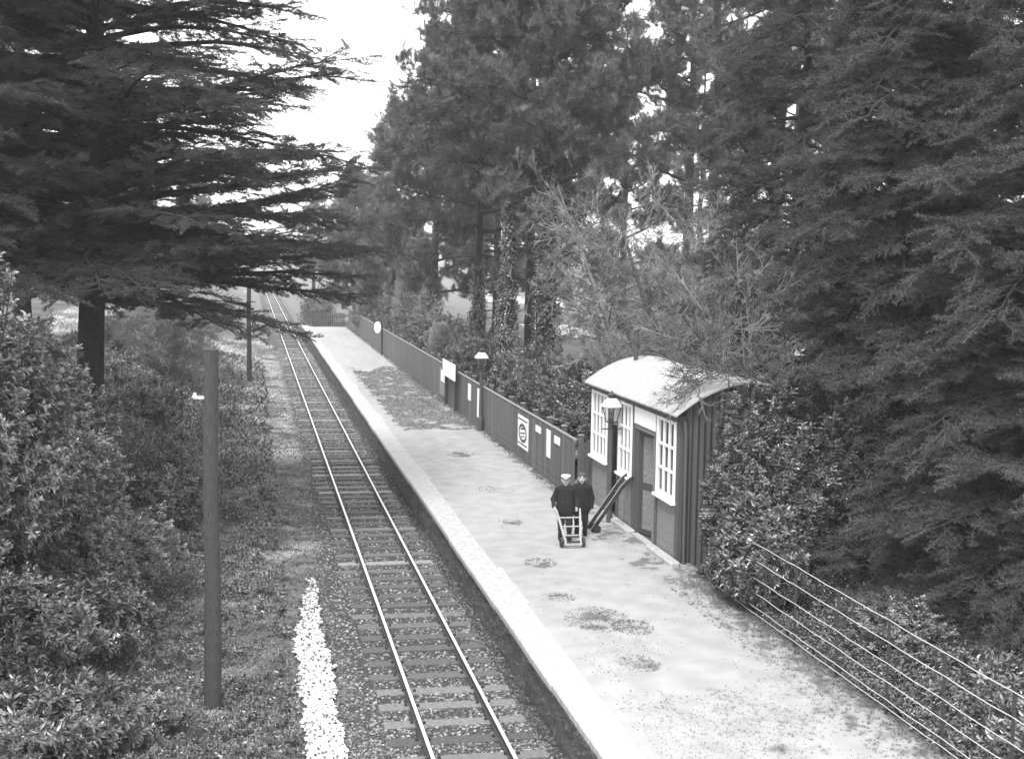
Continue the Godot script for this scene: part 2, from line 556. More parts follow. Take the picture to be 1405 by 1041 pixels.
# Layered conifer: limbs in flat tiers that carry flat sprays.
func cedar(at: Vector3, h: float, reach: float, first: float, limbs: int, albedo: float, droop: float, size: float, label: String, group: String, lean := Vector3.ZERO, skip := Vector2.ZERO, r := 0.36, called := "cedar_tree", piece := "frond", thick := 1.0, wild := 0.28) -> Node3D:
	var root := base(called, at)
	tag(root, label, "tree", group)
	var mb := MB.new()
	var tr := trunk_line(h, lean, r, mb)
	var xf := []; var tint := PackedColorArray()
	for i in limbs:
		var t := first / h + (1.0 - first / h) * pow((i + rf(0, 0.9)) / limbs, 1.1) * 0.97
		var p := along(tr, t)
		var a := i * 2.4 + rf(-0.5, 0.5)
		var shape := pow(clampf((1.0 - t) / (1.0 - first / h), 0, 1), 0.55)
		var l := reach * maxf(shape, 0.12) * rf(0.72, 1.08)
		var up := rf(-0.12, 0.42)
		var d := Vector3(cos(a), up, sin(a))
		var br := limb(mb, p, d, l, 0.035 + 0.011 * l, 0.012, Vector3(0, -droop * rf(0.2, 2.2) - up * rf(0.4, 1.0), 0), 7, 5, 0.10)
		var n2: int = int(l * 4.2 * thick) + 2
		for j in n2:
			var u := lerpf(0.16, 1.0, (j + rf(0, 0.8)) / n2)
			var q := along(br, u)
			var f := (along(br, minf(u + 0.1, 1.0)) - along(br, maxf(u - 0.1, 0.0))).normalized()
			var sgn := 1.0 if j % 2 == 0 else -1.0
			var sd := (f * rf(0.4, 0.9) + f.cross(Vector3.UP).normalized() * sgn * rf(0.6, 1.0) + Vector3(0, rf(-0.16, 0.12), 0)).normalized()
			var l2 := l * 0.30 * (1.15 - u * 0.75) * rf(0.6, 1.2) + 0.25
			var tw := limb(mb, q, sd, l2, 0.016, 0.005, Vector3(0, -droop * 0.5, 0), 3, 3, 0.1)
			var nf: int = int(l2 * thick / (size * 0.30)) + 1
			for k in nf:
				var w := (k + rf(0.1, 0.9)) / nf
				var b := along(tw, w)
				var fd := (sd + sd.cross(Vector3.UP).normalized() * rf(-1.0, 1.0) + Vector3(0, rf(-0.25, 0.16) * (1.0 + wild), 0)).normalized()
				var s := size * rf(0.65, 1.2)
				xf.append(Transform3D(aim(fd, (Vector3.UP + rdir() * wild).normalized()).scaled(Vector3(s, s, s)), b))
				tint.append(tone(albedo))
	bole_name(root, mb, M.bark)
	add_foliage(root, "crown", piece, 3, M.needles, xf, tint)
	return root

# Scots or Corsican pine: bare bole, ascending limbs, brush-like shoots in clumps at their ends.
func pine(at: Vector3, h: float, reach: float, first: float, limbs: int, albedo: float, size: float, label: String, group: String, r := 0.3, ivy_to := 0.0, lean := Vector3.ZERO, dens := 1.0, sticks := 5) -> Node3D:
	var root := base("pine_tree", at)
	tag(root, label, "tree", group)
	var mb := MB.new()
	var tr := trunk_line(h, lean, r, mb)
	var xf := []; var tint := PackedColorArray()
	for i in sticks:   # dead snags on the bare bole
		var p := along(tr, first / h * rf(0.45, 1.0))
		var a := rf(0, TAU)
		limb(mb, p, Vector3(cos(a), rf(-0.2, 0.3), sin(a)), rf(0.8, 2.6), 0.03, 0.008, Vector3(0, -0.2, 0), 5, 4, 0.16)
	for i in limbs:
		var t := first / h + (1.0 - first / h) * ((i + rf(0, 0.9)) / limbs)
		var p := along(tr, t)
		var a := i * 2.4 + rf(-0.6, 0.6)
		var k := (t - first / h) / (1.0 - first / h)
		var shape := pow(maxf(1.0 - k, 0.0), 0.6) * (0.7 + 0.3 * sin(minf(k * 5.0, PI * 0.5)))
		var l := reach * maxf(shape, 0.2) * rf(0.65, 1.12)
		var br := limb(mb, p, Vector3(cos(a), rf(-0.05, 0.45), sin(a)), l, 0.03 + 0.016 * l, 0.015, Vector3(0, rf(-0.15, 0.5), 0), 6, 5, 0.13)
		var n2: int = int(l * 3.0) + 2
		for j in n2:
			var u := lerpf(0.3, 1.0, (j + rf(0, 0.8)) / n2)
			var q := along(br, u)
			var f := (along(br, minf(u + 0.1, 1.0)) - along(br, maxf(u - 0.1, 0.0))).normalized()
			var sd := (f * 0.7 + rdir() * 0.9 + Vector3(0, 0.25, 0)).normalized()
			var l2 := rf(0.5, 1.25) * (0.6 + 0.12 * l)
			var tw := limb(mb, q, sd, l2, 0.018, 0.006, Vector3(0, 0.35, 0), 3, 3, 0.15)
			var nf: int = int(13.0 * dens * rf(0.7, 1.3))
			for m in nf:
				var w := rf(0.25, 1.0)
				var b := along(tw, w) + rdir() * rf(0.05, 0.42)
				var fd := (sd * 0.5 + rdir() * 0.8 + Vector3(0, 0.45, 0)).normalized()
				var s := size * rf(0.7, 1.2)
				xf.append(Transform3D(aim(fd).scaled(Vector3(s, s, s)), b))
				tint.append(tone(albedo))
	bole_name(root, mb, M.bark)
	add_foliage(root, "crown", "pine", 3, M.needles, xf, tint)
	if ivy_to > 0.0:
		var ix := []; var it := PackedColorArray()
		var nn: int = int(ivy_to * 60)
		for i in nn:
			var t := ivy_to * pow(rf(0, 1), 1.25)
			var p := along(tr, (t + 0.3) / h)
			var a := rf(0, TAU)
			var o := Vector3(cos(a), 0, sin(a))
			var rr := r * (1.0 - t / h) * 0.9 + rf(0.0, 0.22) * (1.2 - 0.6 * t / ivy_to)
			var s := rf(0.22, 0.42)
			ix.append(Transform3D(aim(o + rdir() * 0.35).scaled(Vector3(s, s, s)), p + o * rr))
			it.append(tone(0.085, 0.4))
		add_foliage(root, "ivy", "ivy", 3, M.leaf, ix, it)
	return root

# Leafless tree: forking pale limbs with sprays of twigs.
func bare_tree(at: Vector3, h: float, spread: float, label: String, group: String, albedo := 0.16, stems := 1, called := "bare_tree", r := 0.14, bias := Vector3.ZERO, twigs := 1.0, low := 0.22) -> Node3D:
	var root := base(called, at)
	tag(root, label, "shrub" if called.contains("shrub") else "tree", group)
	var mb := MB.new()
	var xf := []; var tint := PackedColorArray()
	for s in stems:
		var a0 := rf(0, TAU)
		var lean := Vector3(cos(a0), 0, sin(a0)) * (0.5 if stems > 1 else 0.06)
		var tr := limb(mb, Vector3(0, -0.2, 0) + lean * 0.15, Vector3(lean.x, 1.0, lean.z), h, r, r * 0.2, Vector3.ZERO, 9, 7, 0.07)
		var n1: int = int(h * 2.6) + 3
		for i in n1:
			var u := lerpf(low, 1.0, (i + rf(0, 0.8)) / n1)
			var p := along(tr, u)
			var a := i * 2.4 + rf(-0.6, 0.6)
			var d := (Vector3(cos(a), rf(0.1, 0.7), sin(a)) + bias).normalized()
			var l := spread * (1.1 - 0.7 * u) * rf(0.6, 1.15)
			var br := limb(mb, p, d, l, r * 0.34 * (1.15 - u), 0.007, Vector3(0, rf(-0.6, 0.2) if low < 0.5 else rf(-0.1, 0.3), 0), 7, 4, 0.2)
			var n2: int = int(l * 3.5 * twigs) + 2
			for j in n2:
				var w := lerpf(0.2, 1.0, (j + rf(0, 0.9)) / n2)
				var q := along(br, w)
				var sd := (d * 0.5 + rdir()).normalized()
				var tw := limb(mb, q, sd, rf(0.35, 0.9), 0.009, 0.003, Vector3(0, rf(-0.3, 0.4), 0), 3, 3, 0.2)
				for m in 2:
					var sc := rf(0.35, 0.75)
					xf.append(Transform3D(aim(sd + rdir() * 0.7).scaled(Vector3(sc, sc, sc)), along(tw, rf(0.3, 1.0))))
					tint.append(tone(albedo * 0.85, 0.5))
	obj("trunk", mb.done(), M.pale_bark, root)
	add_foliage(root, "crown", "twig", 2, M.needles, xf, tint)
	return root

# Evergreen bush with broad glossy leaves.
var bush_count := 0

func laurel(at: Vector3, rad: Vector3, count: int, albedo: float, label: String, group: String, called := "laurel_bush") -> Node3D:
	var root := base(called, at)
	tag(root, label, "bush", group)
	var mb := MB.new()
	var xf := []; var tint := PackedColorArray()
	for i in 11:
		var d := Vector3(rf(-0.7, 0.7) * rad.x, rad.y * rf(0.9, 1.3), rf(-0.7, 0.7) * rad.z)
		limb(mb, Vector3(rf(-.15, .15), -0.2, rf(-.15, .15)), d, d.length() * rf(0.85, 1.12), 0.03, 0.006, Vector3.ZERO, 6, 4, 0.12)
	bush_count += 1
	var fine: bool = bush_count % 3 == 2   # every third bush is of a finer-leaved kind
	var shoot := 0.085 if fine else 0.145   # length of a leafy shoot, metres
	if fine: count = int(count * 1.7)
	var off := Vector3(at.x * 3.0, at.y, at.z * 3.0)
	for i in int(count * 2.4):
		var d := rdir()
		if d.y < -0.35: d.y = -d.y
		d = d.normalized()
		var lump := 1.0 + 0.38 * noise.get_noise_3dv(d * 34.0 + off * 11.0) + 0.2 * noise.get_noise_3dv(d * 80.0 + off * 7.0)
		var shell := pow(rf(0.0, 1.0), 0.33)
		var p := Vector3(d.x * rad.x, rad.y * 0.45 + d.y * rad.y * 0.62, d.z * rad.z) * lump * lerpf(0.45, 1.0, shell)
		if p.y < 0.0: p.y = rf(0.0, 0.15) * rad.y
		var fd := (Vector3(d.x, d.y * 0.6 + 0.45, d.z) + rdir() * 0.6).normalized()
		var s := shoot * rf(0.65, 1.3)
		xf.append(Transform3D(aim(fd).scaled(Vector3(s, s, s)), p))
		tint.append(tone(albedo * (1.8 if rf(0, 1) < 0.25 else 0.9), 0.45))  # a quarter of the shoots tinted brighter as painted glints
	obj("stem", mb.done(), M.bark, root)
	add_foliage(root, "foliage", "laurel", 3, M.leaf, xf, tint)
	return root

# ------------------------------------------------------------------ bodies by a smooth distance field
func body_mesh(mb: MB, bones: Array, cell: float, blend: float) -> void:
	var lo := Vector3.ONE * 1e9; var hi := -lo
	for b in bones:
		var r: float = maxf(b[2], b[3]) + cell * 3 + blend
		for e in [b[0], b[1]]:
			lo = lo.min(e - Vector3.ONE * r); hi = hi.max(e + Vector3.ONE * r)
	var nx := int((hi.x - lo.x) / cell) + 2; var ny := int((hi.y - lo.y) / cell) + 2; var nz := int((hi.z - lo.z) / cell) + 2
	var f := PackedFloat32Array(); f.resize(nx * ny * nz); f.fill(1.0)
	var near := PackedFloat32Array(); near.resize(nx * ny * nz); near.fill(1e9)
	var own := PackedInt32Array(); own.resize(nx * ny * nz)
	for bi in bones.size():
		var b: Array = bones[bi]
		var A: Vector3 = b[0]; var B: Vector3 = b[1]; var ra: float = b[2]; var rb: float = b[3]
		var flat: float = b[5] if b.size() > 5 else 1.0
		var reach: float = maxf(ra, rb) / minf(flat, 1.0) + blend + cell * 2
		var l := ((A.min(B) - Vector3.ONE * reach - lo) / cell).floor()
		var u := ((A.max(B) + Vector3.ONE * reach - lo) / cell).ceil()
		var ab := B - A
		var ll := maxf(ab.length_squared(), 1e-9)
		for k in range(maxi(0, int(l.z)), mini(nz, int(u.z) + 1)):
			for j in range(maxi(0, int(l.y)), mini(ny, int(u.y) + 1)):
				for i in range(maxi(0, int(l.x)), mini(nx, int(u.x) + 1)):
					var p := lo + Vector3(i, j, k) * cell
					var t := clampf((p - A).dot(ab) / ll, 0.0, 1.0)
					var q := p - A - ab * t
					q.z *= flat
					var d := q.length() - lerpf(ra, rb, t)
					var at := (k * ny + j) * nx + i
					var o := f[at]
					var h := maxf(blend - absf(o - d), 0.0) / blend
					f[at] = minf(o, d) - h * h * blend * 0.25
					if d < near[at]:
						near[at] = d; own[at] = bi
	var place := {}
	var cn := [[0, 0, 0], [1, 0, 0], [0, 1, 0], [1, 1, 0], [0, 0, 1], [1, 0, 1], [0, 1, 1], [1, 1, 1]]
	var ed := [[0, 1], [2, 3], [4, 5], [6, 7], [0, 2], [1, 3], [4, 6], [5, 7], [0, 4], [1, 5], [2, 6], [3, 7]]
	var pos := PackedVector3Array(); var nor := PackedVector3Array(); var tints := PackedColorArray()
	for k in nz - 1:
		for j in ny - 1:
			for i in nx - 1:
				var a0 := (k * ny + j) * nx + i
				var s0 := f[a0] < 0.0
				var cross := false
				for c in cn:
					if (f[a0 + (c[2] * ny + c[1]) * nx + c[0]] < 0.0) != s0:
						cross = true
						break
				if not cross: continue
				var vals := []
				for c in cn: vals.append(f[a0 + (c[2] * ny + c[1]) * nx + c[0]])
				var sum := Vector3.ZERO; var cnt := 0
				for e in ed:
					var x: float = vals[e[0]]; var y: float = vals[e[1]]
					if (x < 0.0) != (y < 0.0):
						var t := x / (x - y)
						var ca: Array = cn[e[0]]; var cb: Array = cn[e[1]]
						sum += Vector3(ca[0], ca[1], ca[2]).lerp(Vector3(cb[0], cb[1], cb[2]), t)
						cnt += 1
				place[a0] = pos.size()
				pos.append(lo + (Vector3(i, j, k) + sum / cnt) * cell)
				nor.append(Vector3(vals[1] + vals[3] + vals[5] + vals[7] - vals[0] - vals[2] - vals[4] - vals[6], vals[2] + vals[3] + vals[6] + vals[7] - vals[0] - vals[1] - vals[4] - vals[5], vals[4] + vals[5] + vals[6] + vals[7] - vals[0] - vals[1] - vals[2] - vals[3]).normalized())
				var bg: float = bones[own[a0]][4]
				tints.append(Color(bg, bg, bg))
	var st := [1, nx, nx * ny]
	for a0 in place:
		for ax in 3:
			var o1: int = st[(ax + 1) % 3]; var o2: int = st[(ax + 2) % 3]
			if (f[a0] < 0.0) == (f[a0 + st[ax]] < 0.0): continue
			if not (place.has(a0 - o1) and place.has(a0 - o2) and place.has(a0 - o1 - o2)): continue
			var q := [place[a0], place[a0 - o1], place[a0 - o1 - o2], place[a0 - o2]]
			mb.col = tints[q[0]]
			mb.smooth(pos[q[0]], pos[q[1]], pos[q[2]], nor[q[0]], nor[q[1]], nor[q[2]])
			mb.smooth(pos[q[0]], pos[q[2]], pos[q[3]], nor[q[0]], nor[q[2]], nor[q[3]])

func hand_bones(w: Vector3, d: Vector3, palm_n: Vector3, thumb_side: float, curl: float, skin: float) -> Array:
	var out := []
	var s := d.cross(palm_n).normalized() * thumb_side
	var k := w + d * 0.045
	for i in 4: out.append([w + s * (0.016 - 0.011 * i), k + s * (0.02 - 0.0135 * i), 0.010, 0.009, skin])
	var lens := [0.042, 0.047, 0.043, 0.034]
	for i in 4:
		var p := k + s * (0.021 - 0.014 * i)
		var dir := d
		for j in 3:
			var l: float = lens[i] * [0.42, 0.33, 0.25][j]
			dir = (dir + palm_n * curl).normalized()
			out.append([p, p + dir * l, 0.0066 - j * 0.0006, 0.006 - j * 0.0006, skin])
			p += dir * l
	var th := w + d * 0.012 + s * 0.018
	var t1 := th + (d * 0.6 + s * 0.8 + palm_n * 0.3).normalized() * 0.026
	out.append([th, t1, 0.009, 0.0075, skin])
	out.append([t1, t1 + (d * 0.8 + s * 0.1 + palm_n * 0.7 * (0.3 + curl)).normalized() * 0.022, 0.0075, 0.006, skin])
	return out

func boy(called: String, at: Vector3, turn: float, k: float, wrists: Array, elbows: Array, curl: float, cap_top: float, cap_band: float, step: float, label: String) -> void:
	var root := base(called, at, turn)
	tag(root, label, "person")
	var coat := 0.02; var trews := 0.025; var sock := 0.03; var boot := 0.015; var skin := 0.42; var hair := 0.08
	var B := []
	var hip := 0.60
	# trunk in a jacket
	B.append([Vector3(0, 0.93, -0.005), Vector3(0, 0.78, 0.0), 0.105, 0.105, coat, 1.2])
	B.append([Vector3(0, 0.78, 0), Vector3(0, 0.60, 0), 0.108, 0.122, coat, 1.15])
	for s in [-1.0, 1.0]:
		B.append([Vector3(s * 0.06, 0.94, -0.005), Vector3(s * 0.07, 0.64, 0), 0.085, 0.098, coat])
		B.append([Vector3(s * 0.05, 0.99, -0.005), Vector3(s * 0.135, 0.955, -0.005), 0.045, 0.055, coat])
		B.append([Vector3(s * 0.065, 0.66, 0), Vector3(s * 0.075, 0.545, 0), 0.10, 0.105, coat])
		# legs: breeches, stockings, boots
		var fwd: float = step * s
		var knee := Vector3(s * 0.075, 0.335, 0.02 + fwd * 0.6)
		var ank := Vector3(s * 0.08, 0.075, -0.01 + fwd)
		B.append([Vector3(s * 0.07, hip, 0), knee, 0.085, 0.06, trews])
		B.append([knee, knee + Vector3(0, -0.03, 0), 0.058, 0.052, trews])
		B.append([knee + Vector3(0, -0.03, 0), knee.lerp(ank, 0.45), 0.046, 0.048, sock])
		B.append([knee.lerp(ank, 0.45), ank, 0.048, 0.034, sock])
		B.append([ank + Vector3(0, 0.03, 0), ank + Vector3(0, -0.04, 0), 0.040, 0.036, boot])
		B.append([ank + Vector3(0, -0.043, -0.02), ank + Vector3(s * 0.012, -0.05, 0.10), 0.032, 0.026, boot])
		# arms
		var i := 0 if s < 0 else 1
		var sh := Vector3(s * 0.155, 0.935, -0.005)
		B.append([sh, elbows[i], 0.054, 0.044, coat])
		B.append([elbows[i], wrists[i], 0.044, 0.036, coat])
	# neck and collar
	B.append([Vector3(0, 0.98, -0.005), Vector3(0, 1.06, 0.0), 0.040, 0.036, skin])
	B.append([Vector3(-0.03, 1.0, 0.0), Vector3(0.03, 1.0, 0.0), 0.043, 0.043, coat])
	var mb := MB.new()
	body_mesh(mb, B, 0.0125, 0.035)
	# head on its own finer grid
	var Hd := [
		[Vector3(0, 1.145, -0.012), Vector3(0, 1.15, 0.012), 0.074, 0.070, skin],
		[Vector3(0, 1.09, 0.024), Vector3(0, 1.075, 0.034), 0.056, 0.040, skin],
		[Vector3(0, 1.06, 0.046), Vector3(0, 1.058, 0.048), 0.022, 0.02, skin],
		[Vector3(0, 1.135, 0.078), Vector3(0, 1.112, 0.088), 0.009, 0.012, skin],
		[Vector3(-0.016, 1.083, 0.076), Vector3(0.016, 1.083, 0.076), 0.006, 0.006, 0.18],
		[Vector3(0, 1.0, -0.004), Vector3(0, 1.06, 0.0), 0.040, 0.037, skin],
	]
	for s in [-1.0, 1.0]:
		Hd.append([Vector3(s * 0.074, 1.135, 0.0), Vector3(s * 0.076, 1.105, 0.002), 0.014, 0.011, skin])
		Hd.append([Vector3(s * 0.028, 1.138, 0.072), Vector3(s * 0.03, 1.138, 0.072), 0.0075, 0.0075, 0.09])
		Hd.append([Vector3(s * 0.018, 1.154, 0.076), Vector3(s * 0.042, 1.156, 0.070), 0.006, 0.005, hair])
		Hd.append([Vector3(s * 0.03, 1.10, 0.055), Vector3(s * 0.035, 1.105, 0.05), 0.026, 0.024, skin])
	body_mesh(mb, Hd, 0.0055, 0.014)
	for i in 2:
		var s := -1.0 if i == 0 else 1.0
		var d: Vector3 = (wrists[i] - elbows[i]).normalized()
		if curl > 0.6: d = (d + Vector3(0, -0.25, 0.6)).normalized()
		body_mesh(mb, hand_bones(wrists[i] + d * 0.012, d, Vector3(-s * 0.75, -0.55 if curl > 0.6 else 0.0, 0.2).normalized(), 1.0 if s < 0 else -1.0, curl, skin), 0.0035, 0.006)
	obj("body", mb.done(), M.person, root)
	if cap_top < 0.0:   # bare head: short dark hair
		var hm := MB.new()
		hm.col = Color(hair, hair, hair)
		hm.lathe(PackedVector2Array([Vector2(0.072, 1.10), Vector2(0.084, 1.14), Vector2(0.088, 1.175), Vector2(0.079, 1.212), Vector2(0.048, 1.236), Vector2(0.0, 1.243)]), Vector3(0, 0.0, -0.020), 18)
		hm.bar(Vector3(-0.055, 1.185, 0.058), Vector3(0.05, 1.178, 0.062), 0.03, 0.035)
		obj("hair", hm.done(), M.person, root)
	# cloth cap with a stiff peak
	var cm := MB.new()
	cm.col = Color(cap_top, cap_top, cap_top)
	cm.lathe(PackedVector2Array([Vector2(0.082, 1.178), Vector2(0.092, 1.198), Vector2(0.090, 1.214), Vector2(0.07, 1.226), Vector2(0.0, 1.233)]), Vector3(0, 0, -0.008), 18)
	cm.col = Color(cap_band, cap_band, cap_band)
	cm.lathe(PackedVector2Array([Vector2(0.078, 1.155), Vector2(0.083, 1.178)]), Vector3(0, 0, -0.006), 18)
	for i in 8:
		var a := lerpf(-1.0, 1.0, i / 8.0); var b := lerpf(-1.0, 1.0, (i + 1) / 8.0)
		var pa := Vector3(sin(a) * 0.078, 1.160, cos(a) * 0.078 - 0.006); var pb := Vector3(sin(b) * 0.078, 1.160, cos(b) * 0.078 - 0.006)
		var qa := Vector3(sin(a) * 0.084, 1.146, cos(a) * 0.078 + 0.036 * cos(a * 1.5)); var qb := Vector3(sin(b) * 0.084, 1.146, cos(b) * 0.078 + 0.036 * cos(b * 1.5))
		cm.quad_out(pa, pb, qb, qa, Vector3.UP)
		var dn := Vector3(0, -0.005, 0)
		cm.quad_out(pa + dn, pb + dn, qb + dn, qa + dn, Vector3.DOWN)
		cm.quad_out(qa, qb, qb + dn, qa + dn, Vector3(0, 0, 1))
	if cap_top >= 0.0: obj("cap", cm.done(), M.person, root)
	# white collar points and jacket buttons
	var col := MB.new()
	col.col = Color(0.5, 0.5, 0.5)
	for s in [-1.0, 1.0]:
		col.bar(Vector3(s * 0.012, 0.985, 0.058), Vector3(s * 0.05, 1.008, 0.042), 0.02, 0.006, Vector3.UP)
	obj("collar", col.done(), M.person, root)
	for j in 3:
		for s in [-1.0, 1.0]:
			var bt := MB.new()
			bt.col = Color(0.07, 0.07, 0.07)
			bt.lathe(PackedVector2Array([Vector2(0.009, 0.0), Vector2(0.008, 0.004), Vector2(0.0, 0.005)]), Vector3.ZERO, 8)
			obj("button", bt.done(), M.person, root, Transform3D(Basis(Vector3.RIGHT, PI / 2), Vector3(s * 0.04, 0.90 - j * 0.075, 0.104)))
	root.scale = Vector3(k, k, k)

# ------------------------------------------------------------------ the place
func _ready() -> void:
	rng.seed = 1913
	noise.seed = 11
	noise.frequency = 0.05
	noise.fractal_octaves = 3

	var cam := Camera3D.new()
	cam.name = "camera"
	cam.position = Vector3(0, 5.72, 0)
	cam.rotation = Vector3(deg_to_rad(-5.181), deg_to_rad(-10.975), 0.016)
	cam.fov = 31.428
	cam.far = 3000.0
	add_child(cam)
	cam.current = true

	var env := Environment.new()
	env.background_mode = Environment.BG_SKY
	var sky := Sky.new()
	var sm := ProceduralSkyMaterial.new()
	sm.sky_top_color = grey(0.92)
	sm.sky_horizon_color = grey(0.98)
	sm.ground_bottom_color = grey(0.5)
	sm.ground_horizon_color = grey(0.95)
	sm.sun_angle_max = 1.0
	sky.sky_material = sm
	env.sky = sky
	env.background_energy_multiplier = 1.15
	env.tonemap_mode = Environment.TONE_MAPPER_LINEAR
	env.tonemap_exposure = 2.6
	env.sdfgi_enabled = true
	env.ssao_enabled = true
	env.ssil_enabled = true
	env.fog_enabled = true
	env.fog_density = 0.0007
	env.fog_light_color = grey(0.95)
	var we := WorldEnvironment.new()
	we.name = "environment"
	we.environment = env
	add_child(we)

	var sun := DirectionalLight3D.new()
	sun.name = "sun"
	sun.light_energy = 0.5
	sun.light_angular_distance = 14.0
	sun.light_color = Color(1, 1, 1)
	sun.shadow_enabled = true
	add_child(sun)
	sun.rotation = Vector3(deg_to_rad(-58), deg_to_rad(-35), 0)   # from behind the camera on the left, high

	make_materials()
	make_pieces()
	build_ground()
	build_track()
	build_platform()
	build_shed()
	build_board_fence()
	build_notices()
	build_lamps()
	build_wire_fence()
	build_poles()
	build_people_and_barrows()
	build_trees()
	build_bushes()
	build_undergrowth()

func build_ground() -> void:
	var xs := axis([[-600, -60, 14], [-60, -12, 24], [-12, 1.2, 90], [1.2, 3.9, 8], [3.9, 7.6, 16], [7.6, 20, 50], [20, 70, 24], [70, 700, 14]])
	var zs := axis([[40, -8, 12], [-8, -40, 130], [-40, -130, 90], [-130, -300, 24], [-300, -1400, 16]])
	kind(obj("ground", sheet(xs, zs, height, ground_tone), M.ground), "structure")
	# sandy clearing and drive seen between the pines
	for d in [[21.0, -92.0, 1.6, 9.0], [29.0, -150.0, 3.0, 20.0]]:
		var mb := MB.new()
		var k := 28
		var cen := Vector3(d[0], height(d[0], d[1]) + 0.16, d[1])
		var ring := []
		for i in k:
			var a := TAU * i / k
			var r := 1.0 + 0.5 * noise.get_noise_2d(cos(a) * 30, sin(a) * 30 + d[1])
			var x: float = d[0] + cos(a) * d[2] * r; var z: float = d[1] + sin(a) * d[3] * r
			ring.append(Vector3(x, height(x, z) + 0.05, z))
		for i in k: mb.tri_out(cen, ring[i], ring[(i + 1) % k], Vector3.UP)
		kind(obj("path", mb.done(), M.coping), "structure")

